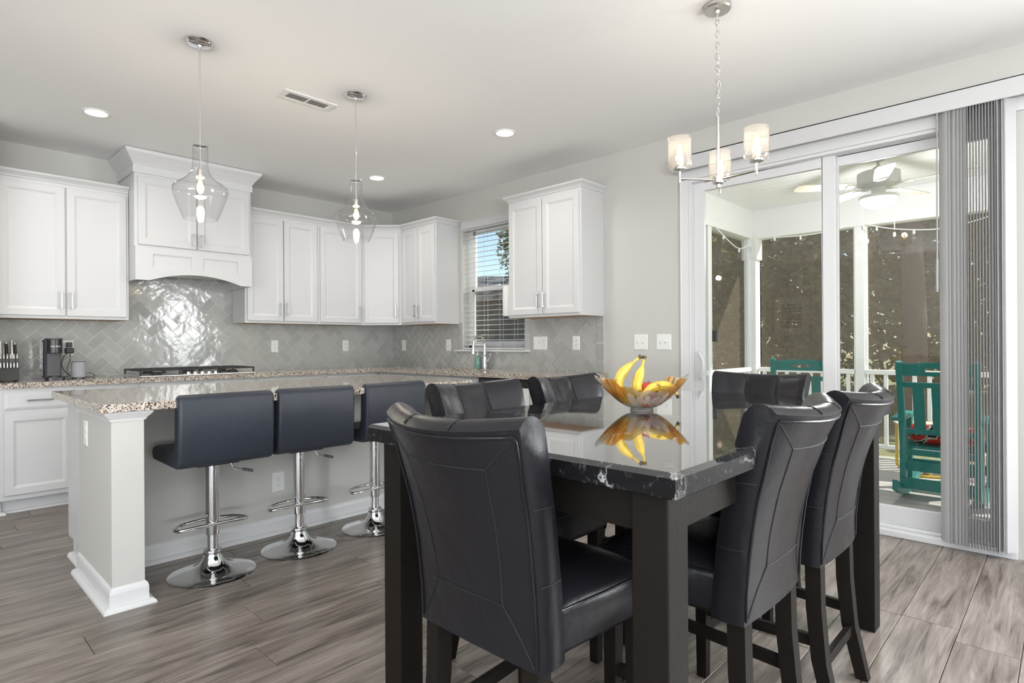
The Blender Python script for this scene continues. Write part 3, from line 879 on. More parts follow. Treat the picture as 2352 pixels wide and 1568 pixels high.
# base cabinets
def base_cab(label, w, loc, rotz, layout, name='base_cabinet', depth=.59):
    t = thing(name, label, 'cabinet', loc, rotz)
    obj('body', M().box((.0005, -depth, .10), (w - .0005, -.012, .874)), white, t, bevel=.0015)
    obj('toe_kick', M().box((0, -depth + .075, 0), (w, -depth + .09, .10)).sweep([(0, 0), (.018, 0), (.014, .013), (.006, .018), (0, .019)], [(0, -depth + .075), (w, -depth + .075)]), white, t)
    n = max(1, layout[0]); each = (w - .02 * 2) / n
    for i in range(n):
        x = .02 + i * each + .003; ww = each - .006
        if layout[1] == 'drawer':
            door(t, x, .725, ww, .128, -depth, 'h', hl=.15, name='drawer', rings=SLABR)
            door(t, x, .135, ww, .565, -depth, 'r' if i % 2 == 0 else 'l', hz=.40)
        elif layout[1] == 'drawers':
            for z, hh in ((.725, .128), (.44, .26), (.135, .28)): door(t, x, z, ww, hh, -depth, 'h', hl=.15, name='drawer', rings=SLABR)
        else:
            door(t, x, .725, ww, .128, -depth, None, name='drawer', rings=SLABR); door(t, x, .135, ww, .565, -depth, 'r' if i % 2 == 0 else 'l', hz=.40)
    return t
base_cab('white base cabinet with drawers under the knife block and coffee maker', .835, (-3.640, 0, 0), 0, (2, 'drawer'))
base_cab('white base cabinet under the cooktop', .925, (-2.804, 0, 0), 0, (2, 'false'))
base_cab('white three-drawer base cabinet right of the cooktop', .655, (-1.878, 0, 0), 0, (1, 'drawers'))
t = thing('corner_cabinet', 'white L-shaped corner base cabinet under the worktop', 'cabinet', (0, 0, 0))
obj('body', M().prism([(-.012, -.012), (-1.222, -.012), (-1.222, -.59), (-.59, -.59), (-.59, -1.222), (-.012, -1.222)], lambda a, b, c: (a, b, c), .10, .874), white, t)
obj('toe_kick', M().prism([(-.03, -.03), (-1.22, -.03), (-1.22, -.515), (-.515, -.515), (-.515, -1.22), (-.03, -1.22)], lambda a, b, c: (a, b, c), 0, .10), white, t)
d = door(t, -1.20, .135, .575, .72, -.59, 'l', hz=.55)
d = obj('door', rings_mesh(M(), .575, .72, .019, DOORR, 0, 0, 0), white, t, loc=(-.59, -.625, .135), rot=(0, 0, R90))
base_cab('white sink base cabinet below the window', .915, (0, -1.223, 0), R90, (2, 'false'))
t = thing('dishwasher', 'black-topped white dishwasher right of the sink', 'dishwasher', (0, -2.139, 0), R90)
obj('tub', M().box((.004, -.56, .10), (.596, -.02, .868)), charcoal, t)
obj('front_panel', M().box((.004, -.60, .10), (.596, -.56, .80)), plate, t, bevel=.004)
obj('control_strip', M().box((.004, -.60, .803), (.596, -.56, .868)), blackp, t, bevel=.003)
obj('kick_plate', M().box((.004, -.52, 0), (.596, -.50, .10)), blackp, t)
base_cab('white base cabinet at the end of the sink run', .305, (0, -2.741, 0), R90, (1, 'drawer'))

# worktop with sink cut-out, one slab
EDG = .012
def slab(m, rects, z0, z1):
    for x0, y0, x1, y1 in rects: m.box((x0, y0, z0), (x1, y1, z1))
SX0, SX1, SY0, SY1 = -.53, -.13, -2.05, -1.32
wt = M()
wt.prism([(-3.645, -.012), (-3.645, -.635), (-.635, -.635), (-.635, SY1), (-.012, SY1), (-.012, -.012)], lambda a, b, c: (a, b, c), .876, CT)
wt.prism([(-.635, SY1), (-.635, SY0), (SX0, SY0), (SX0, SY1)], lambda a, b, c: (a, b, c), .876, CT)
wt.prism([(SX1, SY1), (SX1, SY0), (-.012, SY0), (-.012, SY1)], lambda a, b, c: (a, b, c), .876, CT)
wt.prism([(-.635, SY0), (-.635, -3.085), (-.012, -3.085), (-.012, SY0)], lambda a, b, c: (a, b, c), .876, CT)
o = obj('countertop', wt, granitem)
tag(o, 'speckled beige granite worktop running along both kitchen walls', 'countertop')
sk = thing('sink', 'stainless undermount sink set in the granite below the window', 'sink', ((SX0 + SX1) / 2, (SY0 + SY1) / 2, .70))
m = M(); w2, l2 = (SX1 - SX0) / 2 - .001, (SY1 - SY0) / 2 - .001
m.box((-w2, -l2, 0), (w2, l2, .006)); m.box((-w2, -l2, 0), (-w2 + .006, l2, .185)); m.box((w2 - .006, -l2, 0), (w2, l2, .185)); m.box((-w2, -l2, 0), (w2, -l2 + .006, .185)); m.box((-w2, l2 - .006, 0), (w2, l2, .185))
obj('basin', m, steel, sk); obj('drain', M().lathe([(.045, .006), (.045, .009), (.03, .009), (.028, .007)], 20), chrome, sk)

# faucet
ft = thing('faucet', 'chrome gooseneck kitchen faucet with pull-down spray behind the sink', 'faucet', (-.085, -1.685, CT))
obj('base', M().lathe([(.030, 0), (.030, .008), (.024, .014), (.022, .11), (.026, .115), (.026, .125), (.018, .135)], 24), chrome, ft, smooth=35)
neck = [(0, 0, .13), (0, 0, .24)] + [(-.075 + .075 * math.cos(a), 0, .255 + .075 * math.sin(a)) for a in [PI * i / 10 for i in range(0, 10)]] + [(-.148, 0, .245)]
obj('spout', M().tube(neck, .0125, 12), chrome, ft, smooth=50)
obj('spray_head', M().tube([(-.148, 0, .25), (-.155, 0, .20), (-.160, 0, .15)], [.014, .018, .020], 14), chrome, ft, smooth=40)
obj('lever', M().tube([(0, -.02, .075), (0, -.055, .08), (0, -.075, .12), (0, -.078, .155)], [.016, .014, .006, .008], 10), chrome, ft, smooth=45)
sp = thing('soap_bottle', 'translucent green soap bottle with white pump beside the faucet', 'bottle', (-.10, -1.600, CT))
obj('bottle', M().lathe([(.032, 0), (.034, .004), (.034, .105), (.026, .120), (.014, .128), (.014, .138)], 24), soapm, sp, smooth=35)
obj('pump', M().lathe([(.015, .138), (.015, .150), (.005, .152), (.005, .175), (.010, .176), (.010, .184)], 16).box((-.034, -.004, .176), (0, .004, .184)), plate, sp, smooth=35)
pt = thing('paper_towel_roll', 'white paper towel roll hung upright on the side of the free wall cabinet', 'paper towel', (-.235, -2.172, 1.418))
obj('roll', M().lathe([(.058, .0), (.060, .004), (.060, .272), (.058, .276), (.02, .276)], 32), paper, pt, smooth=40)
obj('holder', M().tube([(0, 0, -.006), (0, 0, .296)], .007, 10).lathe([(.012, .296), (.014, .305), (.008, .314)], 14).box((-.012, -.072, -.014), (.012, .0, -.004)), nickel, pt, smooth=40)

# ---------------------------------------------------------------- island
IX0, IX1, IY0, IY1 = -3.525, -1.37, -2.915, -1.768
isl = thing('kitchen_island', 'grey and white kitchen island with column ends behind the bar stools', 'kitchen island', ((IX0 + IX1) / 2, (IY0 + IY1) / 2, 0))
lx = lambda x: x - (IX0 + IX1) / 2
ly = lambda y: y - (IY0 + IY1) / 2
m = M().box((lx(-3.455), ly(-2.19), .10), (lx(-1.44), ly(-1.80), .874))
obj('cabinet_body', m, white, isl, bevel=.002)
obj('toe_kick', M().box((lx(-3.445), ly(-2.19), 0), (lx(-1.45), ly(-1.87), .10)), white, isl)
obj('knee_wall', M().box((lx(-3.36), ly(-2.335), 0), (lx(-1.53), ly(-2.19), .874)), wallp, isl)
for xa, xb in ((-3.472, -3.345), (-1.55, -1.423)):
    obj('end_column', M().box((lx(xa), ly(-2.852), 0), (lx(xb), ly(-2.19), .874)), wallp, isl, bevel=.002)
CAP = [(0, 0), (.006, 0), (.008, .008), (.010, .010), (.024, .026), (.030, .034), (.030, .042), (0, .042)]
ring = lambda xa, xb: [(lx(xa), ly(-2.19)), (lx(xa), ly(-2.852)), (lx(xb), ly(-2.852)), (lx(xb), ly(-2.337))]
for xa, xb in ((-3.472, -3.345), (-1.55, -1.423)):
    p = ring(xa, xb) if xa < -2 else [(lx(xa), ly(-2.337)), (lx(xa), ly(-2.852)), (lx(xb), ly(-2.852)), (lx(xb), ly(-2.19))]
    obj('column_cap', M().sweep([(o_, z + .832) for o_, z in CAP], p), trimw, isl)
    base_run('', p, isl)
base_run('', [(lx(-3.33), ly(-2.336)), (lx(-1.565), ly(-2.336))], isl)
obj('shoe_molding', M().sweep(SHOE, [(lx(-3.446), ly(-1.87)), (lx(-3.446), ly(-2.187))]), trimw, isl)
for i in range(4):
    w_ = (2.015 - .04) / 4
    dd = obj('door', rings_mesh(M(), w_ - .006, .70, .019, DOORR, 0, 0, 0), white, isl, loc=(lx(-1.46 - i * w_), ly(-1.80), .14), rot=(0, 0, PI))
o = obj('island_countertop', M().box((IX0, IY0, .876), (IX1, IY1, CT)), granitem, bevel=.004, seg=2)
tag(o, 'speckled beige granite slab on top of the kitchen island', 'countertop')

# ---------------------------------------------------------------- outlets and switches
def wallplate(label, loc, rotz, gangs, w, h=.124, cat='outlet', name='wall_outlet'):
    t = thing(name, label, cat, loc, rotz)
    obj('cover_plate', rings_mesh(M(), w, h, .006, [(0, .004), (.004, .0005), (.006, 0), (.0061, 0)], -w / 2, -h / 2, 0), plate, t)
    n = len(gangs)
    for i, g_ in enumerate(gangs):
        x = (i - (n - 1) / 2) * .046
        if g_ == 'o':
            for dz in (-.0195, .0195):
                oo = obj('socket', M().prism([(x + .0155 * math.cos(a), dz + .0155 * math.sin(a) * .92) for a in [2 * PI * k_ / 16 for k_ in range(16)]], lambda p, q, r: (p, r, q), -.0085, -.005), plate, t)
                obj('slots', M().box((x - .007, -.0088, dz - .002), (x - .005, -.008, dz + .006)).box((x + .005, -.0088, dz - .002), (x + .007, -.008, dz + .006)).box((x - .002, -.0088, dz - .010), (x + .002, -.008, dz - .006)), slot, oo)
        else:
            obj('toggle', M().hexa([(x - .005, -.006, -.011), (x + .005, -.006, -.011), (x + .005, -.006, .011), (x - .005, -.006, .011)], [(x - .004, -.018, .002), (x + .004, -.018, .002), (x + .004, -.016, .009), (x - .004, -.016, .009)]), plate, t)
            obj('screw', M().box((x - .003, -.0068, .029), (x + .003, -.0058, .035)).box((x - .003, -.0068, -.035), (x + .003, -.0058, -.029)), plate, t)
    return t
ZP = 1.152; YA = -.0088
wallplate('white outlet on the tiles behind the coffee maker', (-3.16, YA, ZP), 0, 'o', .074)
wallplate('white outlet on the back tiles under the two-door cabinet right of the hood', (-1.452, YA, ZP), 0, 'o', .074)
wallplate('white outlet on the back tiles under the single-door cabinet', (-.643, YA, ZP), 0, 'o', .074)
wallplate('white outlet on the right wall nearest the tiled corner', (YA, -.237, ZP), R90, 'o', .074)
wallplate('white outlet on the right wall just left of the sink window', (YA, -1.040, ZP), R90, 'o', .078)
wallplate('white two-switch and outlet plate just right of the sink window', (YA, -2.353, ZP + .015), R90, 'sso', .166, cat='switch', name='switch_plate')
wallplate('white outlet on the tiles under the free wall cabinet', (YA, -2.768, ZP + .015), R90, 'o', .080)
wallplate('white double switch plate nearer the tiles on the grey wall', (-.0005, -3.41, 1.17), R90, 'ss', .124, cat='switch', name='switch_plate')
wallplate('white double switch plate nearer the patio door', (-.0005, -3.615, 1.17), R90, 'ss', .128, cat='switch', name='switch_plate')
wallplate('white outlet on the grey side of the island end column', (-3.4725, -2.36, .735), R90, 'o', .074)
wallplate('white outlet low on the island knee wall between the stools', (-2.487, -2.3355, .315), 0, 'o', .080)

# ---------------------------------------------------------------- cooktop
ck = thing('gas_cooktop', 'stainless gas cooktop with black cast-iron grates under the range hood', 'cooktop', (-2.342, -.33, CT))
obj('tray', M().box((-.455, -.255, 0), (.455, .255, .012)), steel, ck, bevel=.004)
for gx in (-.302, 0, .302):
    g_ = M(); a, b_ = .148, .235
    for x0, y0, x1, y1 in ((-a, -b_, a, -b_ + .012), (-a, b_ - .012, a, b_), (-a, -b_, -a + .012, b_), (a - .012, -b_, a, b_), (-.006, -b_, .006, b_), (-a, -.006, a, .006), (-a, -.125, a, -.113), (-a, .113, a, .125)):
        g_.box((gx + x0, y0, .046), (gx + x1, y1, .058))
    for sx in (-1, 1):
        for sy in (-1, 1): g_.box((gx + sx * (a - .006) - .006, sy * (b_ - .006) - .006, .012), (gx + sx * (a - .006) + .006, sy * (b_ - .006) + .006, .048))
    obj('grate', g_, castiron, ck, bevel=.002)
for bx, by, r in ((-.302, -.12, .04), (-.302, .12, .045), (0, .06, .055), (.302, -.12, .045), (.302, .12, .04)):
    obj('burner', M().lathe([(r, .012), (r, .022), (r * .8, .028), (r * .75, .034), (.004, .036)], 24, (bx, by, 0)), castiron, ck, smooth=35)
for i in range(5):
    obj('knob', M().lathe([(.021, .012), (.021, .030), (.017, .036), (.002, .036)], 18, (-.11 + i * .055 + .02, -.205, 0)), chrome, ck, smooth=35)

# ---------------------------------------------------------------- worktop items on the left
kb = thing('knife_block', 'black knife block full of steel-capped knives at the left end of the worktop', 'knife block', (-3.565, -.33, CT))
def kx(p):  # lean the block backwards
    x, y, z = p; return (x, y + z * .28, z)
m = M().hexa([(-.055, -.07, .006), (.055, -.07, .006), (.055, .09, .006), (-.055, .09, .006)], [(-.055, -.045, .105), (.055, -.045, .105), (.055, .12, .165), (-.055, .12, .165)])
obj('block', m, mat('black_stained_wood', (.03, .03, .032), .4), kb, bevel=.004)
obj('feet', M().box((-.05, -.065, 0), (-.035, -.05, .007)).box((.035, -.065, 0), (.05, -.05, .007)).box((-.05, .07, 0), (-.035, .085, .007)).box((.035, .07, 0), (.05, .085, .007)), rubber, kb)
obj('oval_badge', M().prism([(.018 * math.cos(a), .008 * math.sin(a)) for a in [2 * PI * k_ / 20 for k_ in range(20)]], lambda p, q, r: (p + .012, -.0665 + (q + .045) * .25 - r, q + .045), -.002, .003), steel, kb)
for i in range(6):
    kn = thing('steak_knife', 'steel-handled steak knife in the front row of the knife block, number %s from the left' % ['one', 'two', 'three', 'four', 'five', 'six'][i], 'knife', (-3.565 - .046 + i * .0184, -.385, CT + .099))
    hd_ = M().tube([(0, 0, 0), (0, .004, .03), (0, .010, .085), (0, .012, .10)], [.0055, .0065, .0065, .0045], 8)
    obj('handle', hd_, steel, kn, smooth=50)
    obj('handle_inlay', M().box((-.0075, -.0015, .012), (.0075, .008, .066)), blackp, kn)
for i, (x, y, h_, nm) in enumerate(((-.038, .02, .15, 'carving knife at the left of the upper row of the knife block'), (-.002, .055, .13, 'slim black-handled knife in the middle of the upper row of the block'), (.026, .03, .15, 'chef knife second from the right in the upper row of the block'), (.046, .055, .125, 'curved black-handled knife at the right of the upper row of the block'))):
    kn = thing('kitchen_knife', nm, 'knife', (-3.565 + x, -.33 + y, CT + .115 + (y + .045) * .36))
    obj('handle', M().tube([(0, -.004, 0), (0, .010, h_ * .45), (0, .024, h_ * .9)], [.009, .011, .009], 10), [steel, blackp, steel, blackp][i], kn, smooth=50)
    obj('pommel', M().tube([(0, .024, h_ * .9), (0, .028, h_)], [.010, .011], 10), steel, kn, smooth=40)

cm = thing('coffee_maker', 'slim dark grey single-cup coffee maker left of the smart speaker', 'coffee maker', (-3.305, -.33, CT))
def rrect(w, d, r, n=5, cx=0, cy=0):
    out = []
    for qx, qy, a0 in ((1, 1, 0), (-1, 1, PI / 2), (-1, -1, PI), (1, -1, 1.5 * PI)):
        for k_ in range(n + 1):
            a = a0 + PI / 2 * k_ / n
            out.append((cx + qx * (w / 2 - r) + r * math.cos(a), cy + qy * (d / 2 - r) + r * math.sin(a)))
    return out
idf = lambda a, b, c: (a, b, c)
obj('base', M().prism(rrect(.115, .26, .03), idf, 0, .022), blackp, cm, smooth=40)
obj('tower', M().prism(rrect(.105, .13, .02, cy=.06), idf, .022, .30), charcoal, cm, smooth=40)
obj('front_panel', M().prism(rrect(.092, .04, .015, cy=-.015), idf, .022, .235), charcoal, cm, smooth=40)
hd_ = obj('brew_head', M().prism(rrect(.096, .17, .045, 8, cy=-.02), idf, .20, .302), blackp, cm, smooth=40, bevel=.003)
obj('lid', M().prism(rrect(.100, .175, .047, 8, cy=-.02), idf, .302, .312), charcoal, cm, smooth=40)
obj('reservoir', M().box((-.062, .02, .025), (-.053, .13, .29)), mat('smoky_tank', (.03, .03, .035), .15), cm, bevel=.003)
obj('drip_tray', M().lathe([(.042, .022), (.042, .028), (.038, .030), (.002, .030)], 24, (0, -.075, 0)), blackp, cm, smooth=35)
def lettering(text, size, parent, loc, rot, m_, name='lettering', ext=.0004):
    cu = bpy.data.curves.new(name, 'FONT'); cu.body = text; cu.size = size; cu.align_x = 'CENTER'; cu.align_y = 'CENTER'; cu.extrude = ext; cu.resolution_u = 2
    tmp = bpy.data.objects.new(name, cu); C.objects.link(tmp)
    dg = bpy.context.evaluated_depsgraph_get(); dg.update()
    me = bpy.data.meshes.new_from_object(tmp.evaluated_get(dg)); bpy.data.objects.remove(tmp); bpy.data.curves.remove(cu)
    me.materials.clear(); me.materials.append(m_)
    return link(name, me, parent, loc, rot)
lettering('KEURIG', .017, hd_, (0, -.1057, .250), (PI / 2, 0, 0), plate)
spk = thing('smart_speaker', 'light grey fabric cylinder speaker right of the coffee maker', 'speaker', (-3.138, -.27, CT))
obj('fabric_body', M().lathe([(.043, .006), (.0475, .012), (.048, .12), (.0465, .127), (.002, .127)], 36), speakerg, spk, smooth=35)
obj('top_cap', M().lathe([(.0445, .127), (.044, .131), (.002, .131)], 36), charcoal, spk, smooth=35)
obj('foot', M().lathe([(.044, 0), (.044, .006), (.002, .006)], 30), blackp, spk)
pl = thing('power_adapter', 'black plugs and leads in the outlet behind the coffee maker', 'plug', (-3.16, -.0178, 1.152))
obj('plug', M().box((-.018, -.05, .005), (.018, 0.0, .045)), blackp, pl, bevel=.004)
obj('adapter', M().box((-.028, -.055, -.045), (.028, 0.0, .000)), blackp, pl, bevel=.007)
obj('cord', M().tube(smoothcurve([(-.012, -.03, -.045), (-.035, -.03, -.07), (-.05, -.04, -.14), (-.025, -.05, -.20), (.0, -.05, -.225), (-.07, -.06, -.233)], 6), .0028, 6), blackp, pl, smooth=60)
obj('speaker_cord', M().tube(smoothcurve([(.008, -.03, -.045), (.0, -.05, -.11), (-.022, -.07, -.17), (.0, -.08, -.225), (.05, -.12, -.234), (.13, -.15, -.234), (.16, -.10, -.230), (.13, -.06, -.206), (.08, -.08, -.222), (.06, -.20, -.233)], 6), .0022, 6), blackp, pl, smooth=60)
# ================================================================ dining table
TX0, TX1, TY0, TY1, TZ = -3.120, -1.312, -5.372, -4.335, .920
tb = thing('dining_table', 'counter-height dining table with black marble top and dark square legs', 'table', ((TX0 + TX1) / 2, (TY0 + TY1) / 2, 0))
hx, hy = (TX1 - TX0) / 2, (TY1 - TY0) / 2
m = M()
def ringz(ix, z): return [(-hx + ix, -hy + ix, z), (hx - ix, -hy + ix, z), (hx - ix, hy - ix, z), (-hx + ix, hy - ix, z)]
rs = [ringz(.002, TZ - .050), ringz(0, TZ - .048), ringz(0, TZ - .010), ringz(.009, TZ)]
vs_ = [p for r in rs for p in r]; fs_ = [(3, 2, 1, 0), (12, 13, 14, 15)]
for i in range(3):
    for k in range(4): fs_.append((i * 4 + k, i * 4 + (k + 1) % 4, i * 4 + 4 + (k + 1) % 4, i * 4 + 4 + k))
mt_ = obj('marble_top', m.add(vs_, fs_), marblem, tb)
mt_.data.materials.append(marble_edge)
for p_ in mt_.data.polygons:
    if abs(p_.normal.z) < .3: p_.material_index = 1
LI, LW = .035, .083
for sx in (-1, 1):
    for sy in (-1, 1):
        a0, a1 = sorted((sx * (hx - LI), sx * (hx - LI - LW))); b0, b1 = sorted((sy * (hy - LI), sy * (hy - LI - LW)))
        obj('leg', M().box((a0, b0, 0), (a1, b1, TZ - .05)), espresso, tb, bevel=.003)
ia, at = LI + .016, .022
for sy in (-1, 1):
    a, b_ = sorted((sy * (hy - ia), sy * (hy - ia - at)))
    obj('apron', M().box((-hx + LI + LW, a, TZ - .14), (hx - LI - LW, b_, TZ - .05)), espresso, tb)
for sx in (-1, 1):
    a, b_ = sorted((sx * (hx - ia), sx * (hx - ia - at)))
    obj('apron', M().box((a, -hy + LI + LW, TZ - .14), (b_, hy - LI - LW, TZ - .05)), espresso, tb)

# ================================================================ dining chair
BZ0, BZ1 = .487, .986
YR = [(.0, -.212), (.25, -.221), (.5, -.245), (.75, -.288), (1., -.345)]
def yr(v):
    for (a, ya), (b, yb) in zip(YR[:-1], YR[1:]):
        if v <= b + 1e-9:
            t = (v - a) / (b - a); return lerp(ya, yb, t) + .0035 * math.sin(PI * t)
    return YR[-1][1]
def hw_(v): return .197 + .006 * v + .020 * max(0, v - .35) ** 1.6 / .65 ** 1.6
def crv(v): return .020 + .045 * v * v
def th(v): return lerp(.085, .075, v)
def rear(u, v): return Vector((u * hw_(v), yr(v) + crv(v) * u * u, lerp(BZ0, BZ1, v) + .014 * u * u * v * v - .012 * u * u * (1 - v)))
def front(u, v):
    f = (u * 1.5 + 1.5) % 1.0
    puff = .012 * (1 - (2 * f - 1) ** 6) if abs(u) < .999 else 0
    r = rear(u, v)
    return Vector((r.x * .99, yr(v) + crv(v) * 1.1 * u * u + th(v) + puff - .004, r.z - .004 * v))
def sidep(u, v, k):
    p = rear(u, v).lerp(front(u, v), k)
    p.x += (1 if u > 0 else -1) * .007 * math.sin(PI * k) ** .8 * (1 - v ** 14) * (abs(u) ** 30)
    p.z += .024 * math.sin(PI * k) ** .75 * v ** 22
    return p
def topp(u, k, v=1):
    p = rear(u, v).lerp(front(u, v), k)
    f = (u * 1.5 + 1.5) % 1.0
    tuck = 1 - .10 * math.exp(-((min(f, 1 - f)) / .05) ** 2) if abs(u) < .9 else 1
    p.z += .024 * math.sin(PI * k) ** .75 * tuck
    return p
def make_chair():
    t = thing('dining_chair', '', 'chair', (0, 0, 0), 0, 'black leather dining chairs at the marble table')
    NU, NV = 19, 15
    us = sorted(set([-1 + 2 * i / (NU - 1) for i in range(NU)] + [-.34, -.333, -.326, .326, .333, .34])); NU = len(us)
    vv = [j / (NV - 1) for j in range(NV)]
    m = M()
    m.grid(lambda i, j: rear(us[i], vv[j]), NU, NV)
    m.grid(lambda i, j: front(us[i], vv[j]), NU, NV)
    for u in (-1, 1): m.grid(lambda i, j: sidep(u, vv[j], i / 6), 7, NV)
    m.grid(lambda i, j: rear(us[i], 0).lerp(front(us[i], 0), j / 6), NU, 7); m.grid(lambda i, j: topp(us[i], j / 6), NU, 7)
    bk = obj('backrest', m, leatherm, t, smooth=50, bevel=.008, seg=3)
    def seam(name, pts, r=.0022, mt=thread): return obj(name, M().tube(pts, r, 6), mt, bk, smooth=60)
    off = Vector((0, -.0012, 0))
    # welt round the rear face
    edge = [rear(-.965, v) for v in vv if v > .02] + [rear(-.965, .975)] + [rear(u, .975) for u in us if abs(u) < .96] + [rear(.965, .975)] + [rear(.965, v) for v in reversed(vv) if v > .02]
    edge = [rear(-.965, v) for v in [.02, .15, .3, .45, .6, .75, .88, .955]] + [rear(u, .972) for u in [-.95, -.8, -.6, -.4, -.2, 0, .2, .4, .6, .8, .95]] + [rear(.965, v) for v in [.955, .88, .75, .6, .45, .3, .15, .02]]
    seam('piping', [p + off * 1.5 for p in edge], .0038, leatherm)
    # inner panel stitched on the rear face with mitred corners
    q = [(-.55, .24), (-.62, .84), (.62, .84), (.55, .24)]
    def pl(a, b, n=10): return [rear(lerp(a[0], b[0], k / n), lerp(a[1], b[1], k / n)) + off * .4 for k in range(n + 1)]
    for i in range(4): seam('stitching', pl(q[i], q[(i + 1) % 4]), .0016)
    for a, b in ((q[0], (-.93, .02)), (q[1], (-.95, .965)), (q[2], (.95, .965)), (q[3], (.93, .02))): seam('stitching', pl(a, b, 6), .0016)
    for u in (-1 / 3, 1 / 3):
        seam('front_seam', [front(u, v) + Vector((0, .0, 0)) for v in vv[1:]] + [topp(u, k) + Vector((0, 0, .0006)) for k in (.85, .7, .5, .3, .15, .04)], .0018)
    for sx in (-1, 1):
        for v in (.36, .68): seam('side_seam', [sidep(sx, v, k) + Vector((sx * .0006, 0, 0)) for k in (.06, .2, .35, .5, .65, .8, .94)], .0018)
    # seat cushion
    m = M(); n = 13
    def sx_(i): return -1 + 2 * i / (n - 1)
    def hwid(y): return lerp(.192, .222, (y + .15) / .37)
    def top(i, j):
        u, w = sx_(i), sx_(j); y = lerp(-.150, .222, (w + 1) / 2)
        return (u * hwid(y), y, .592 + .042 * (1 - u ** 4) * (1 - abs(w) ** 5))
    m.grid(top, n, n)
    m.grid(lambda i, j: (top(i, j)[0] * .96, top(i, j)[1], .487), n, n)
    for j in (0, n - 1): m.grid(lambda i, k: (top(i, j)[0] * (1 if k < 2 else .96), top(i, j)[1], [.592, .545, .487][k]), n, 3)
    for i in (0, n - 1): m.grid(lambda j, k: (top(i, j)[0] * ([1, 1 + .045 * min(1, max(0, j - 1) / 4), .95][k]), top(i, j)[1], [.592, .545, .487][k]), n, 3)
    st = obj('seat', m, leatherm, t, smooth=60, bevel=.018, seg=3)
    loop = [(hwid(-.145) * -1.004, -.145, .588)] + [(-hwid(.222), y, .588) if False else (-hwid(y) * 1.006, y, .588) for y in (-.05, .05, .14, .205)] + [(-.19, .2235, .588), (0, .2235, .588), (.19, .2235, .588)] + [(hwid(y) * 1.006, y, .588) for y in (.205, .14, .05, -.05, -.145)]
    obj('piping', M().tube(loop, .0032, 6), leatherm, st, smooth=60)
    # legs
    w = .0225
    for s_ in (-1, 1):
        pts = [(s_ * .162, -.165, .50, w), (s_ * .163, -.168, .34, w), (s_ * .165, -.182, .18, w * .95), (s_ * .168, -.222, .0, w * .85)]
        lg = M(); rs_ = [[(x - a, y - a, z), (x + a, y - a, z), (x + a, y + a, z), (x - a, y + a, z)] for x, y, z, a in pts]
        for k in range(len(pts) - 1): lg.hexa(rs_[k + 1], rs_[k])
        obj('leg', lg, espresso, t)
        lg = M(); a, b = .0225, .017
        x0, y0 = s_ * .190, .190
        lg.hexa([(x0 - b, y0 - b, 0), (x0 + b, y0 - b, 0), (x0 + b, y0 + b, 0), (x0 - b, y0 + b, 0)], [(x0 - a, y0 - a, .495), (x0 + a, y0 - a, .495), (x0 + a, y0 + a, .495), (x0 - a, y0 + a, .495)])
        obj('leg', lg, espresso, t, bevel=.002)
        obj('stretcher', M().bar((s_ * .163, -.175, .235), (s_ * .190, .185, .235), .018, .034), espresso, t)
    obj('stretcher', M().bar((-.165, -.185, .165), (.165, -.185, .165), .018, .034), espresso, t)
    obj('foot_rail', M().bar((-.190, .190, .165), (.190, .190, .165), .020, .036), espresso, t)
    obj('seat_rail', M().box((-.175, -.15, .475), (.175, .19, .495)), espresso, t)
    return t
ch = make_chair()
ch.location = (-3.012, -4.912, 0); ch.rotation_euler = (0, 0, -PI / 2)
ch['label'] = 'black leather dining chair nearest the camera at the left end of the table'
copytree(ch, (-2.512, -5.140, 0), 0, 'black leather dining chair beside the nearest table corner on the right side')
copytree(ch, (-1.985, -5.160, 0), 0, 'black leather dining chair farther right, in front of the teal rocking chair')
copytree(ch, (-2.545, -4.452, 0), PI, 'black leather dining chair on the far side, left one in front of the island')
copytree(ch, (-1.985, -4.452, 0), PI, 'black leather dining chair on the far side, next to the glass fruit bowl')
copytree(ch, (-1.480, -4.815, 0), PI / 2, 'black leather dining chair at the far end in front of the patio door')

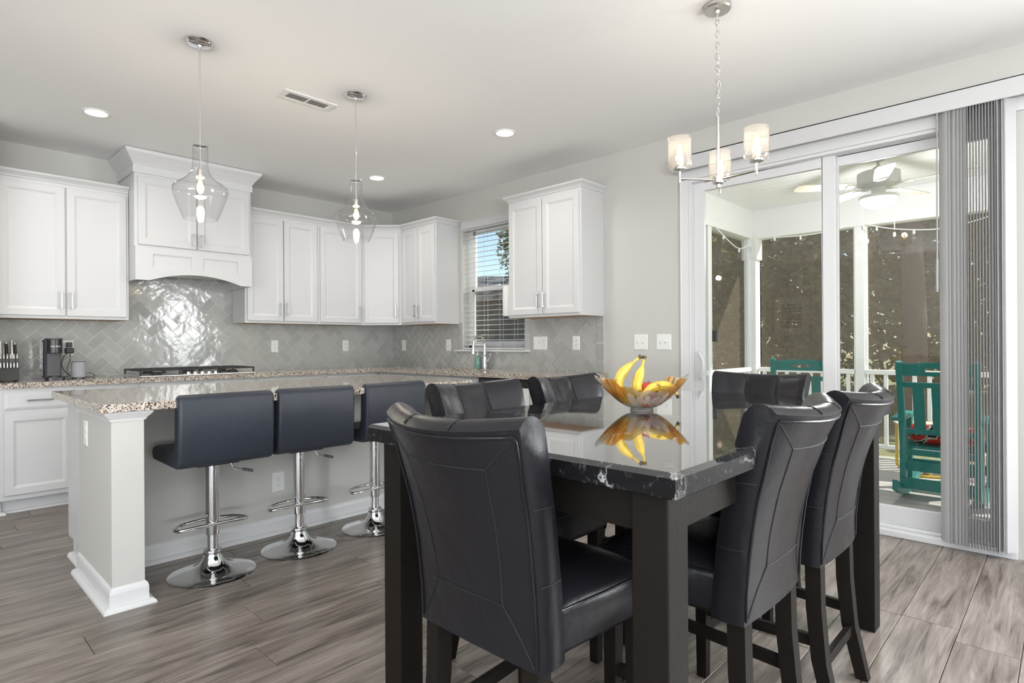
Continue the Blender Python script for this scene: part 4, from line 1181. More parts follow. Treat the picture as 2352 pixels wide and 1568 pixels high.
# ================================================================ bar stools
def make_stool():
    t = thing('bar_stool', '', 'bar stool', (0, 0, 0), 0, 'chrome bar stools along the island')
    prof = [(.19, .585), (-.17, .585), (-.215, .592), (-.236, .62), (-.243, .76), (-.246, .90), (-.236, .928), (-.205, .935), (-.180, .925), (-.172, .88), (-.166, .72), (-.158, .672), (-.120, .660), (.15, .662), (.195, .652), (.21, .625)]
    m = M(); HWs = .222
    for x0, x1 in ((-HWs, HWs),):
        m.prism(prof, lambda p, q, r: (r, p, q), x0, x1)
    obj('cushion', m, stoolm, t, smooth=60, bevel=.030, seg=4)
    obj('seat_plate', M().box((-.10, -.10, .565), (.10, .10, .586)), blackp, t, bevel=.004)
    obj('base', M().lathe([(.203, 0), (.205, .004), (.198, .008), (.15, .016), (.10, .028), (.065, .048), (.048, .072), (.042, .095), (.040, .105)], 48), chrome, t, smooth=40)
    obj('collar', M().lathe([(.043, .10), (.046, .106), (.043, .122), (.034, .126)], 32), chrome, t, smooth=40)
    obj('lower_column', M().lathe([(.0255, .12), (.0255, .22)], 28), chrome, t, smooth=40)
    obj('upper_column', M().lathe([(.0315, .20), (.0325, .204), (.0325, .565)], 28), chrome, t, smooth=40)
    fr = [(.0, -.034, .255), (-.13, -.034, .255), (-.165, -.02, .252), (-.168, .02, .25), (-.13, .085, .247), (-.06, .12, .245), (0, .128, .245), (.06, .12, .245), (.13, .085, .247), (.168, .02, .25), (.165, -.02, .252), (.13, -.034, .255)]
    obj('footrest', M().tube(smoothcurve(fr, 5, True), .0085, 10, True), chrome, t, smooth=60)
    obj('lever', M().tube(smoothcurve([(.06, -.02, .565), (.085, -.03, .55), (.10, -.035, .525), (.17, -.05, .505)], 5), .0045, 8), chrome, t, smooth=60)
    obj('lever_grip', M().tube([(.135, -.043, .5165), (.185, -.053, .5015)], .0075, 8), charcoal, t, smooth=60)
    return t
s1 = make_stool(); s1.location = (-3.006, -2.712, 0); s1.rotation_euler = (0, 0, math.radians(-1)); s1['label'] = 'black-cushioned chrome bar stool nearest the island end column'
copytree(s1, (-2.530, -2.695, 0), math.radians(-1), 'black-cushioned chrome bar stool in the middle of the three along the island')
copytree(s1, (-2.020, -2.690, 0), math.radians(2), 'black-cushioned chrome bar stool partly hidden behind the near dining chair')

# ================================================================ fruit bowl
bw = thing('fruit_bowl', 'scalloped clear and amber crystal bowl holding fruit on the marble table', 'bowl', (-2.245, -4.772, TZ), -YAW + .06)
NA, NR = 96, 14
def bowlr(a, v, o):
    # long axis along local x, ends swept up
    c, s_ = math.cos(a), math.sin(a)
    e = abs(c) ** 1.5
    lob = .012 * math.cos(6 * a) * v * v
    ribs = .0038 * math.cos(48 * a) * v * (1 if abs(s_) < .75 else .25)
    R = lerp(.040, lerp(.110, .158, e) + lob, v ** .85) + ribs
    z = .010 + (lerp(.058, .108, e ** 1.3) + .006 * math.cos(12 * a) * v) * (v ** 1.35)
    return ((R + o * .3) * c, (R + o * .3) * s_ * .86, z + o)
m = M()
m.grid(lambda i, j: bowlr(2 * PI * i / NA, j / (NR - 1), 0), NA, NR, True)
m.grid(lambda i, j: bowlr(2 * PI * i / NA, (NR - 1 - j) / (NR - 1), .006), NA, NR, True)
# join rims, close centre
b0 = (NR - 1) * NA; b1 = NR * NA
m.f += [(b0 + i, b0 + (i + 1) % NA, b1 + (i + 1) % NA, b1 + i) for i in range(NA)]
m.f.append(tuple(range(NA))[::-1]); m.f.append(tuple((2 * NR - 1) * NA + i for i in range(NA)))
obj('crystal_body', m, crystal, bw, smooth=50)
obj('foot', M().lathe([(.041, 0), (.043, .004), (.039, .0095), (.002, .0095)], 48), crystal, bw, smooth=35)
def petals(sgn):
    m = M()
    for k in range(5):
        a0 = sgn * PI / 2 + (k - 2) * .30
        def pf(i, j):
            a = a0 + (i / 6 - .5) * .30 * (math.sin(PI * min(1, .15 + .85 * j / 6)) ** .5); v = .25 + .62 * j / 6
            p = bowlr(a, v, -.0015); return p
        m.grid(pf, 7, 7)
    return m
obj('etched_petals', petals(-1), petalm, bw, smooth=60); obj('etched_petals', petals(1), petalm, bw, smooth=60)
for sg in (-1, 1):
    m = M(); rnd = random.Random(3)
    for k in range(26):
        a = sg * PI / 2 + rnd.gauss(0, .14); v = .42 + rnd.gauss(0, .05); p = bowlr(a, v, -.003)
        m.lathe([(.0008, -.002), (.0022, 0), (.0008, .002)], 6, p)
    obj('flower_stamens', m, coppers, bw)
def banana(label, pts, loc, rotz, stem_end=True):
    t = thing('banana', label, 'banana', loc, rotz, None)
    pp = smoothcurve(pts, 6); n = len(pp)
    rr = []
    for i in range(n):
        s_ = i / (n - 1)
        rr.append(.0175 * min(1, (.20 + 2.6 * s_)) * (1 if s_ < .62 else max(.28, 1 - ((s_ - .62) / .22) ** 1.4 * .72) if s_ < .84 else .28))
    obj('peel', M().tube(pp, rr, 7), banm, t, smooth=25)
    obj('stem', M().tube([pp[-1], pp[-1] + (pp[-1] - pp[-2]).normalized() * .012], [.0062, .0085], 7), banstem, t, smooth=50)
    obj('tip', M().tube([pp[0] - (pp[1] - pp[0]).normalized() * .004, pp[0]], [.0025, .0042], 7), banstem, t)
    return t
bx, by = -2.245, -4.772
banana('left banana of the upright pair in the glass bowl', [(.005, 0, -.005), (-.022, 0, .030), (-.028, 0, .066), (-.014, 0, .104), (.020, 0, .138), (.048, 0, .160)], (bx - r0.x * .058, by - r0.y * .058, TZ + .030), -YAW)
banana('right banana of the upright pair in the glass bowl', [(.014, 0, -.002), (.002, 0, .028), (-.006, 0, .060), (.002, 0, .096), (.014, 0, .128), (.022, 0, .158)], (bx - r0.x * .022, by - r0.y * .022 - .012, TZ + .028), -YAW + .2)
banana('banana lying against the apple at the right of the glass bowl', [(-.064, 0, -.002), (-.038, 0, .024), (.0, 0, .040), (.036, 0, .040), (.060, 0, .026), (.074, 0, .008)], (bx + r0.x * .040, by + r0.y * .040 - .02, TZ + .048), -YAW + .12)
ap_ = thing('apple', 'red apple half hidden behind the lying banana in the glass bowl', 'apple', (bx + r0.x * .030 + fw.x * .03, by + r0.y * .030 + fw.y * .03, TZ + .032))
obj('flesh', M().lathe([(.010, .003), (.022, .0), (.034, .014), (.038, .036), (.034, .056), (.020, .067), (.008, .064), (.002, .058)], 28), applemat, ap_, smooth=60)
obj('stem', M().tube([(0, 0, .058), (.003, 0, .075)], .0015, 6), banstem, ap_)

# ================================================================ pendants, chandelier, ceiling fittings
def bulb(parent, c, up_=1, s_=1.):
    x, y, z = c
    g = obj('bulb', M().lathe([(.010 * s_, 0), (.012 * s_, -.012 * up_ * s_), (.019 * s_, -.035 * up_ * s_), (.0225 * s_, -.055 * up_ * s_), (.019 * s_, -.075 * up_ * s_), (.009 * s_, -.087 * up_ * s_), (.001, -.089 * up_ * s_)], 20, c), bulbglass, parent, smooth=50)
    pts = []
    for k in range(9):
        a = 2 * PI * k / 8
        pts.append((x + .006 * s_ * math.cos(a * 1), y + .006 * s_ * math.sin(a * 1), z - up_ * s_ * (.022 + (.045 if k % 2 else 0))))
    obj('filament', M().tube(pts, .0034 * s_, 6), bulbglow, g, smooth=60)
def make_pendant():
    t = thing('pendant_light', '', 'pendant light', (0, 0, H), 0, 'glass pendants over the island')
    obj('canopy', M().lathe([(.066, 0), (.066, -.004), (.058, -.014), (.050, -.018), (.012, -.020), (.009, -.028)], 40), chrome, t, smooth=35)
    obj('rod', M().tube([(0, 0, -.02), (0, 0, -.545)], .0052, 12), chrome, t, smooth=60)
    obj('stem', M().tube([(0, 0, -.54), (0, 0, -.665)], .0042, 10), nickel, t, smooth=60)
    obj('cap', M().lathe([(.016, -.532), (.036, -.538), (.037, -.544), (.012, -.548)], 28), chrome, t, smooth=35)
    obj('socket', M().lathe([(.006, -.655), (.014, -.66), (.0145, -.698), (.012, -.70)], 20), nickel, t, smooth=35)
    P_ = [(.037, -.545), (.0375, -.64), (.044, -.672), (.060, -.700), (.084, -.722), (.112, -.740), (.128, -.757), (.131, -.775), (.126, -.80), (.106, -.86), (.090, -.90), (.080, -.922)]
    prof = P_ + [(r - .0025, z) for r, z in reversed(P_)]
    obj('glass_shade', M().shell(prof, 48), lampglass, t, smooth=50)
    bulb(t, (0, 0, -.698), 1, 1.05)
    pl_ = bpy.data.lights.new('bulb_light', 'POINT'); pl_.energy = 5; pl_.color = (1, .90, .76); pl_.shadow_soft_size = .03
    lo = bpy.data.objects.new('bulb_light', pl_); C.objects.link(lo); lo.parent = t; lo.location = (0, 0, -.75)
    return t
pd = make_pendant(); pd.location = (-3.030, -2.640, H); pd['label'] = 'clear glass pendant light in front of the range hood'
copytree(pd, (-2.115, -2.643, H), 0, 'clear glass pendant light in front of the corner wall cabinets')

cl = thing('chandelier', 'three-light brushed nickel chandelier with seeded glass shades near the patio door', 'chandelier', (-1.465, -4.716, H))
obj('canopy', M().lathe([(.062, 0), (.063, -.018), (.058, -.024), (.014, -.026), (.010, -.040)], 36), nickel, cl, smooth=35)
def linkmesh(a, b, r):
    pts = []
    for k in range(14):
        ang = 2 * PI * k / 14
        pts.append((a * math.cos(ang), 0, b * math.sin(ang)))
    return M().tube(pts, r, 6, True).mesh('chain_link', nickel, 60)
lm = linkmesh(.0075, .0165, .0018); z = -.052; i = 0
while z > -.475:
    link('chain_link', lm, cl, (0, 0, z), (0, 0, (PI / 2) * (i % 2) + .3)); z -= .0265; i += 1
loop = smoothcurve([(.0, 0, -.24), (.018, .004, -.27), (.022, .004, -.33), (.030, .006, -.38), (.018, .004, -.425), (.004, 0, -.42)], 5)
acc, last = 0, None
for k, p in enumerate(loop):
    if last is None or (p - last).length > .0255:
        d = (loop[min(k + 1, len(loop) - 1)] - p).normalized()
        o = link('chain_link', lm, cl, p); o.rotation_euler = (d.to_track_quat('Z', 'Y') @ Quaternion((0, 0, 1), (i % 2) * PI / 2)).to_euler(); i += 1; last = p
obj('hanging_loop', M().tube([(.011 * math.cos(2 * PI * k / 16), 0, -.498 + .024 * math.sin(2 * PI * k / 16)) for k in range(16)], .0024, 8, True), nickel, cl, smooth=60)
obj('stem', M().tube([(0, 0, -.52), (0, 0, -.62)], .0065, 14).tube([(0, 0, -.60), (0, 0, -.84)], .0085, 14), nickel, cl, smooth=40)
obj('hub', M().lathe([(.009, -.795), (.026, -.80), (.026, -.828), (.024, -.832), (.009, -.836), (.008, -.850), (.002, -.850)], 28), nickel, cl, smooth=35)
for k, ang in enumerate((math.radians(188), math.radians(308), math.radians(68))):
    d = r0 * math.cos(ang) + fw * math.sin(ang); RR = .190
    e = d * RR
    obj('arm', M().tube([(d.x * .02, d.y * .02, -.815), (e.x, e.y, -.815)], .0055, 10).tube([(e.x, e.y, -.835), (e.x, e.y, -.775)], .0062, 12), nickel, cl, smooth=40)
    cp = obj('lamp_cup', M().lathe([(.007, -.782), (.030, -.775), (.032, -.768), (.018, -.764), (.017, -.735), (.015, -.733)], 28, (e.x, e.y, 0)), nickel, cl, smooth=35)
    R_ = .054
    prof = [(.022, -.767), (.046, -.767), (R_ - .001, -.758), (R_, -.745), (R_, -.627), (R_ - .003, -.627), (R_ - .003, -.745), (.046, -.764), (.022, -.764)]
    obj('glass_shade', M().shell(prof, 40, (e.x, e.y, 0)), seededm, cl, smooth=50)
    bulb(cp, (e.x, e.y, -.735), -1, .95)
    pl_ = bpy.data.lights.new('bulb_light', 'POINT'); pl_.energy = 1.3; pl_.color = (1, .90, .76); pl_.shadow_soft_size = .02
    lo = bpy.data.objects.new('bulb_light', pl_); C.objects.link(lo); lo.parent = cl; lo.location = (e.x, e.y, -.685)

def downlight(label, x, y, power=5):
    t = thing('recessed_light', label, 'ceiling light', (x, y, H), 0, 'round recessed ceiling lights')
    obj('trim_ring', M().shell([(.083, 0), (.083, -.004), (.078, -.007), (.066, -.005), (.062, .0)], 40), plate, t, smooth=40)
    obj('lens', M().lathe([(.064, -.0045), (.064, -.0035), (.002, -.0035)], 32), canglow, t)
    a = bpy.data.lights.new('lamp', 'AREA'); a.shape = 'DISK'; a.size = .12; a.energy = power; a.color = (1, .96, .90); a.spread = math.radians(150)
    lo = bpy.data.objects.new('lamp', a); C.objects.link(lo); lo.parent = t; lo.location = (0, 0, -.008)
downlight('round recessed ceiling light above the left wall cabinet', -3.185, -1.152)
downlight('round recessed ceiling light farthest back, near the kitchen corner', -.980, -1.160)
downlight('round recessed ceiling light in front of the free wall cabinet', -.978, -2.853)
downlight('added unseen recessed ceiling light over the living area behind the camera', -3.2, -7.6)  # out of view, added with the next one to help light the room
downlight('added unseen recessed ceiling light at the left of the living area', -6.2, -4.6)
vt = thing('ceiling_vent', 'white rectangular ceiling air vent beside the far pendant', 'vent', (-2.290, -2.352, H))
m = M(); m.box((-.178, -.072, -.006), (.178, -.040, 0)); m.box((-.178, .040, -.006), (.178, .072, 0)); m.box((-.178, -.040, -.006), (-.135, .040, 0)); m.box((.135, -.040, -.006), (.178, .040, 0))
obj('frame', m, plate, vt, bevel=.002)
obj('duct_shade', M().box((-.135, -.040, -.0012), (.135, .040, -.0004)), mat('vent_shadow_grey', (.22, .22, .22), .8), vt)  # flat grey sheet painted for the shade between the louvers
for k in range(24):
    x = -.130 + k * .0113
    obj('louver', M().hexa([(x, -.038, -.005), (x + .0015, -.038, -.005), (x + .0015, .038, -.005), (x, .038, -.005)], [(x + .004, -.038, -.0012), (x + .0055, -.038, -.0012), (x + .0055, .038, -.0012), (x + .004, .038, -.0012)]), plate, vt)
obj('damper_bar', M().box((-.004, -.040, -.0058), (.004, .040, -.001)), plate, vt)
# ================================================================ screened porch
DZ = -.05
PX0, PX1, PYN, PYS = .152, 3.06, -3.14, -9.4  # unseen far end stretched so the roof keeps sun off the side window
deck = M().box((PX0, PYS, DZ - .22), (PX1, PYN + .08, DZ - .03))
deck = obj('porch_deck', deck, deckg); tag(deck, 'grey board porch deck outside the patio door', 'deck')
bmsh = {}
x = PX0
while x < PX1 - .05:
    w_ = min(.139, PX1 - x)
    k_ = round(w_, 3)
    if k_ not in bmsh: bmsh[k_] = M().box((-w_ / 2 + .003, PYS, -.028), (w_ / 2 - .003, PYN + .08, 0)).mesh('board', deckg)
    link('board', bmsh[k_], deck, (x + w_ / 2, 0, DZ)); x += .1395
pc = obj('porch_ceiling', M().box((PX0, PYS, 2.752), (PX1 + .35, PYN + .35, 2.90)), deckw); tag(pc, 'white boarded ceiling over the screened porch', 'porch ceiling')
cb = M().box((-.072, PYS, 0), (.072, PYN + .08, .012)).mesh('ceiling_board', deckw)
x = PX0 + .075
while x < PX1: link('ceiling_board', cb, pc, (x, 0, 2.740)); x += .1475
bmx = thing('porch_beam', 'white boxed beam along the outer edge of the porch', 'beam', (3.0, 0, 2.40))
obj('box', M().box((-.0, PYS, 0), (.14, PYN + .14, .34)), deckw, bmx); obj('lip', M().box((-.012, PYS, 0), (0, PYN, .045)), deckw, bmx)
bmy = thing('porch_beam', 'white boxed beam over the left end of the porch', 'beam', (0, -3.14, 2.40))
obj('box', M().box((PX0, 0, 0), (2.998, .14, .34)), deckw, bmy); obj('lip', M().box((PX0, -.012, 0), (2.988, 0, .045)), deckw, bmy)
def post(label, x, y, w, cap=False):
    t = thing('porch_post', label, 'post', (x, y, DZ))
    obj('shaft', M().box((-w / 2, -w / 2, 0), (w / 2, w / 2, 2.45)), deckw, t, bevel=.004)
    obj('screen_stop', M().box((-w / 2 - .03, .0, 0), (w / 2 + .03, .03, 2.45)) if y > -3.2 else M().box((0, -w / 2 - .02, 0), (.03, w / 2 + .02, 2.45)), deckw, t)
    if cap: obj('collar', M().box((-w / 2 - .02, -w / 2 - .02, 2.20), (w / 2 + .02, w / 2 + .02, 2.45)), deckw, t, bevel=.004)
    return t
post('thick white corner post of the porch with a square collar', 3.02, -3.12, .14, True)
post('slim white porch post seen left of the ceiling fan pull chain', 3.05, -4.27, .09)
post('white porch post hidden behind the vertical blind', 3.05, -5.62, .09)
post('white porch post farther right outside the door', 3.05, -7.0, .09)
post('slim white porch post at the left end beside the door frame', 1.83, -3.10, .09)
post('white porch post against the house wall at the left end', .22, -3.10, .09)
def railing(label, p, q):
    p, q = Vector(p), Vector(q); d = q - p; L = d.length
    t = thing('porch_railing', label, 'railing', (p.x, p.y, DZ), math.atan2(d.y, d.x))
    obj('top_rail', M().box((0, -.03, .865), (L, .03, .915)), deckw, t, bevel=.006)
    obj('bottom_rail', M().box((0, -.02, .09), (L, .02, .13)), deckw, t, bevel=.004)
    n = int(L / .115)
    bm_ = M().box((-.017, -.017, .13), (.017, .017, .866)).mesh('baluster', deckw)
    for i in range(n): link('baluster', bm_, t, ((i + .5) * L / n, 0, 0))
railing('white baluster railing between the corner post and the slim front post', (3.02, -3.20, 0), (3.02, -4.22, 0))
railing('white baluster railing behind the teal rocking chair with the cushion', (3.02, -4.32, 0), (3.02, -5.57, 0))
railing('white baluster railing at the far right of the porch', (3.02, -5.67, 0), (3.02, -6.95, 0))
railing('white baluster railing across the left end of the porch', (1.88, -3.12, 0), (2.94, -3.12, 0))
railing('white baluster railing at the left end nearest the house', (.27, -3.12, 0), (1.78, -3.12, 0))
def screen(label, a, b, z0=DZ, z1=2.40):
    m = M()
    if a[0] == b[0]: m.box((a[0], a[1], z0), (a[0] + .002, b[1], z1))
    else: m.box((a[0], a[1], z0), (b[0], a[1] + .002, z1))
    tag(obj('screen_panel', m, screenmat), label, 'insect screen')
screen('dark insect screen panel right of the porch corner post', (3.10, -4.22), (3.10, -3.20))
screen('dark insect screen panel behind the cushioned rocking chair', (3.10, -5.57), (3.10, -4.32))
screen('dark insect screen panel at the far right of the porch', (3.10, -6.95), (3.10, -5.67))
screen('dark insect screen panel left of the porch corner post', (1.88, -3.06), (2.94, -3.06))
screen('dark insect screen panel nearest the house wall', (.27, -3.06), (1.78, -3.06))

# ceiling fan
fn_ = thing('ceiling_fan', 'white five-blade ceiling fan with dome light on the porch', 'ceiling fan', (1.62, -4.735, 2.74))
obj('canopy', M().lathe([(.062, 0), (.062, -.02), (.048, -.045), (.018, -.055)], 28), fanw, fn_, smooth=35)
obj('downrod', M().tube([(0, 0, -.05), (0, 0, -.14)], .013, 12), fanw, fn_, smooth=60)
obj('collar', M().lathe([(.02, -.095), (.040, -.105), (.046, -.135), (.03, -.14)], 24), brass, fn_, smooth=35)
obj('motor_housing', M().lathe([(.05, -.132), (.13, -.138), (.158, -.150), (.160, -.235), (.150, -.252), (.09, -.268), (.05, -.272)], 40), fanw, fn_, smooth=30)
obj('switch_housing', M().lathe([(.052, -.27), (.052, -.335), (.06, -.34)], 28), fanw, fn_, smooth=35)
obj('fitter', M().lathe([(.06, -.335), (.14, -.345), (.148, -.360), (.145, -.368)], 36), fanw, fn_, smooth=35)
obj('glass_dome', M().lathe([(.142, -.366), (.135, -.395), (.11, -.425), (.06, -.447), (.002, -.452)], 36), mat('opal_glass', (.86, .86, .84), .3, emis=(1, .96, .9), estr=.6), fn_, smooth=50)
pl_ = bpy.data.lights.new('porch_fill', 'POINT'); pl_.energy = 38; pl_.color = (1, .95, 1); pl_.shadow_soft_size = .10  # added fill lamp hung below the dome to brighten the porch
lo = bpy.data.objects.new('porch_fill', pl_); C.objects.link(lo); lo.parent = fn_; lo.location = (0, 0, -.54)
bladem = mat('cream_blade', (.80, .75, .60), .5)
for k in range(5):
    a = math.radians(-20 + 72 * k); ca, sa = math.cos(a), math.sin(a)
    def rot(p): return (p[0] * ca - p[1] * sa, p[0] * sa + p[1] * ca, p[2])
    obj('blade_iron', M().hexa([rot((.12, -.02, -.262)), rot((.25, -.045, -.268)), rot((.25, .045, -.256)), rot((.12, .02, -.262))], [rot((.12, -.02, -.255)), rot((.25, -.045, -.261)), rot((.25, .045, -.249)), rot((.12, .02, -.255))]), fanw, fn_)
    out = [(.20, -.05), (.35, -.062), (.60, -.070), (.655, -.055), (.67, 0), (.655, .055), (.60, .070), (.35, .062), (.20, .05)]
    obj('blade', M().prism(out, lambda p, q, r: rot((p, q, -.255 + q * .18 + r)), 0, .006), bladem, fn_)
for sx in (-1, 1):
    e = r0 * (.135 * sx)
    obj('pull_chain', M().tube([(e.x, e.y, -.35), (e.x, e.y, -.60 - .03 * sx)], .0016, 6).lathe([(.002, -.62 - .03 * sx), (.010, -.63 - .03 * sx), (.010, -.655 - .03 * sx), (.002, -.66 - .03 * sx)], 10, (e.x, e.y, 0)), fanw, fn_)
# string lights
sgl = glassm('string_bulb_glass', (.98, .97, .95), .03, 1.5, 1.6)
def strings(label, pts, n):
    pp = smoothcurve(pts, 8)
    t = thing('string_light', label, 'string lights', pts[0])
    o_ = Vector(pts[0])
    obj('wire', M().tube([p - o_ for p in pp], .006, 6), deckw, t, smooth=60)
    for i in range(n):
        p = pp[int((i + .5) / n * (len(pp) - 1))] - o_
        s_ = obj('socket', M().lathe([(.010, -.005), (.012, -.04), (.008, -.045)], 12, p), deckw, t, smooth=40)
        obj('bulb', M().lathe([(.008, -.045), (.018, -.065), (.022, -.085), (.016, -.105), (.002, -.112)], 14, p), sgl, t, smooth=60)
strings('white globe string lights sagging under the beam in front of the ceiling fan', [(2.985, -4.33, 2.41), (2.95, -4.60, 2.32), (2.93, -4.95, 2.265), (2.93, -5.25, 2.30), (2.985, -5.57, 2.41)], 4)
strings('white globe string lights close under the beam right of the corner post', [(2.985, -3.30, 2.41), (2.96, -3.55, 2.375), (2.96, -3.85, 2.37), (2.985, -4.18, 2.41)], 3)
strings('white globe string lights sagging in the opening left of the corner post', [(1.93, -3.155, 2.41), (2.20, -3.19, 2.28), (2.45, -3.20, 2.225), (2.75, -3.19, 2.30), (2.90, -3.155, 2.41)], 3)

# rocking chairs
def make_rocker():
    t = thing('rocking_chair', '', 'rocking chair', (0, 0, DZ), 0, 'teal rocking chairs on the porch')
    for s_ in (-1, 1):
        # curved runner on the deck
        m = M(); n = 16
        def rz(y): return .11 * ((y - .04) / .52) ** 2
        def f(i, j):
            y = -.46 + .94 * i / (n - 1); a = s_ * .245
            return (a + (-.018, .018, .018, -.018, -.018)[j], y, rz(y) + (0, 0, .075, .075, 0)[j])
        m.grid(f, n, 5)
        for y in (-.46, .48): m.add([(s_ * .245 - .018, y, rz(y)), (s_ * .245 + .018, y, rz(y)), (s_ * .245 + .018, y, rz(y) + .075), (s_ * .245 - .018, y, rz(y) + .075)], [(0, 1, 2, 3)])
        obj('rocker', m, teal, t)
        obj('front_leg', M().bar((s_ * .265, .24, .075), (s_ * .265, .22, .60), .04, .075, (0, 1, 0)), teal, t, bevel=.004)
        obj('rear_leg', M().bar((s_ * .232, -.22, .10), (s_ * .232, -.22, .50), .04, .075, (0, 1, 0)), teal, t, bevel=.004)
        obj('back_post', M().bar((s_ * .232, -.20, .30), (s_ * .232, -.375, 1.065), .045, .05, (0, 1, 0)), teal, t, bevel=.01)
        obj('arm', M().prism([(s_ * .225, -.30), (s_ * .225, .28), (s_ * .31, .30), (s_ * .335, .20), (s_ * .30, -.30)], idf, .60, .628), teal, t, bevel=.004)
    def by(z): return -.20 - (z - .30) / .765 * .175
    def slatx(name, x0, x1, z0, z1, ht=.022):
        return obj(name, M().hexa([(x0, by(z0) - ht / 2, z0), (x1, by(z0) - ht / 2, z0), (x1, by(z0) + ht / 2, z0), (x0, by(z0) + ht / 2, z0)], [(x0, by(z1) - ht / 2, z1), (x1, by(z1) - ht / 2, z1), (x1, by(z1) + ht / 2, z1), (x0, by(z1) + ht / 2, z1)]), teal, t, bevel=.003)
    # head rail with slot (built round the slot)
    m = M()
    def hb(x0, x1, z0, z1, h=.014):
        m.hexa([(x0, by(z0) - h, z0), (x1, by(z0) - h, z0), (x1, by(z0) + h, z0), (x0, by(z0) + h, z0)], [(x0, by(z1) - h, z1), (x1, by(z1) - h, z1), (x1, by(z1) + h, z1), (x0, by(z1) + h, z1)])
    hb(-.21, .21, .955, .985); hb(-.21, -.07, .985, 1.010); hb(.07, .21, .985, 1.010); hb(-.21, .21, 1.010, 1.045); hb(-.12, .12, 1.045, 1.055)
    obj('head_rail', m, teal, t)
    slatx('cross_rail', -.21, .21, .865, .905, .026); slatx('cross_rail', -.21, .21, .505, .545, .026)
    for k in range(3): slatx('back_slat', -.155 + k * .118, -.155 + k * .118 + .074, .54, .868, .018)
    for k in range(5): obj('seat_slat', M().box((-.225, -.20 + k * .09, .385 + .006 * k), (.225, -.20 + k * .09 + .078, .407 + .006 * k)), teal, t, bevel=.003)
    obj('seat_rail', M().bar((-.245, .235, .38), (.245, .235, .38), .022, .07), teal, t); obj('seat_rail', M().bar((-.245, -.22, .36), (.245, -.22, .36), .022, .045), teal, t)
    obj('stretcher', M().bar((-.235, -.22, .255), (.235, -.22, .255), .022, .075), teal, t); obj('stretcher', M().bar((-.245, -.26, .125), (.245, -.26, .125), .022, .085), teal, t); obj('stretcher', M().bar((-.25, .24, .20), (.25, .24, .20), .022, .075), teal, t)
    return t
rk = make_rocker(); rk.location = (1.50, -5.195, DZ); rk.rotation_euler = (0, 0, -PI / 2); rk['label'] = 'teal slatted rocking chair with a red floral cushion on the porch'
copytree(rk, (1.86, -4.10, DZ), -PI / 2 + .12, 'teal slatted rocking chair seen behind the patio door stile')
cu_ = thing('seat_cushion', 'red and black floral cushion on the teal rocking chair', 'cushion', (1.52, -5.195, DZ + .415), -PI / 2)
m = M(); n = 11
def cz(i, j, s_):
    u, w = -1 + 2 * i / (n - 1), -1 + 2 * j / (n - 1)
    return (u * .215, w * .20, .045 + s_ * .05 * ((1 - abs(u) ** 4) * (1 - abs(w) ** 4)) ** .5)
m.grid(lambda i, j: cz(i, j, 1), n, n); m.grid(lambda i, j: cz(i, j, -1), n, n)
obj('cover', m, floralm, cu_, smooth=60)
bc = obj('back_cushion_roll', M().tube([(-.20, -.150, .10), (-.19, -.150, .10), (.19, -.150, .10), (.20, -.150, .10)], [.03, .055, .055, .03], 14), floralm, cu_, smooth=60)

pt_ = thing('patio_table', 'low yellow tubular metal patio table behind the cushioned rocking chair', 'table', (2.38, -4.95, DZ), .35)
obj('top', M().prism(rrect(.46, .46, .05), idf, .44, .455), mat('pale_table_top', (.62, .50, .38), .6), pt_)
for s_ in (-1, 1):
    pts = smoothcurve([(s_ * .19, -.20, .44), (s_ * .19, -.20, .10), (s_ * .19, -.19, .03), (s_ * .19, -.12, .012), (s_ * .19, .12, .012), (s_ * .19, .19, .03), (s_ * .19, .20, .10), (s_ * .19, .20, .44)], 5)
    obj('sled_leg', M().tube(pts, .0125, 10), yellow, pt_, smooth=60)
obj('cross_tube', M().tube([(-.19, 0, .015), (.19, 0, .015)], .0125, 10), yellow, pt_, smooth=60)

# ================================================================ garden and woods
gz = -.62
lw = obj('lawn', M().grid(lambda i, j: (.16 + 70 * i / 20, -40 + 80 * j / 20, gz + .05 * math.sin(i * 1.3) * math.cos(j)), 21, 21), lawn, smooth=60)
lw['kind'] = 'stuff'; tag(lw, 'sunlit patchy lawn beyond the porch railing', 'lawn')
def foliage(m, rnd, c, rad, n, size):
    for _ in range(n):
        while True:
            p = Vector((rnd.uniform(-1, 1), rnd.uniform(-1, 1), rnd.uniform(-1, 1)))
            if .25 < p.length < 1: break
        q = Vector((c[0] + p.x * rad[0], c[1] + p.y * rad[1], c[2] + p.z * rad[2]))
        a = Vector((rnd.gauss(0, 1), rnd.gauss(0, 1), rnd.gauss(0, .6))).normalized(); b = a.cross(Vector((rnd.gauss(0, 1), rnd.gauss(0, 1), rnd.gauss(0, 1)))).normalized()
        s_ = size * rnd.uniform(.6, 1.4)
        k = len(m.v); m.v += [tuple(q - a * s_), tuple(q + b * s_ * .45), tuple(q + a * s_), tuple(q - b * s_ * .45)]; m.f.append((k, k + 1, k + 2, k + 3))
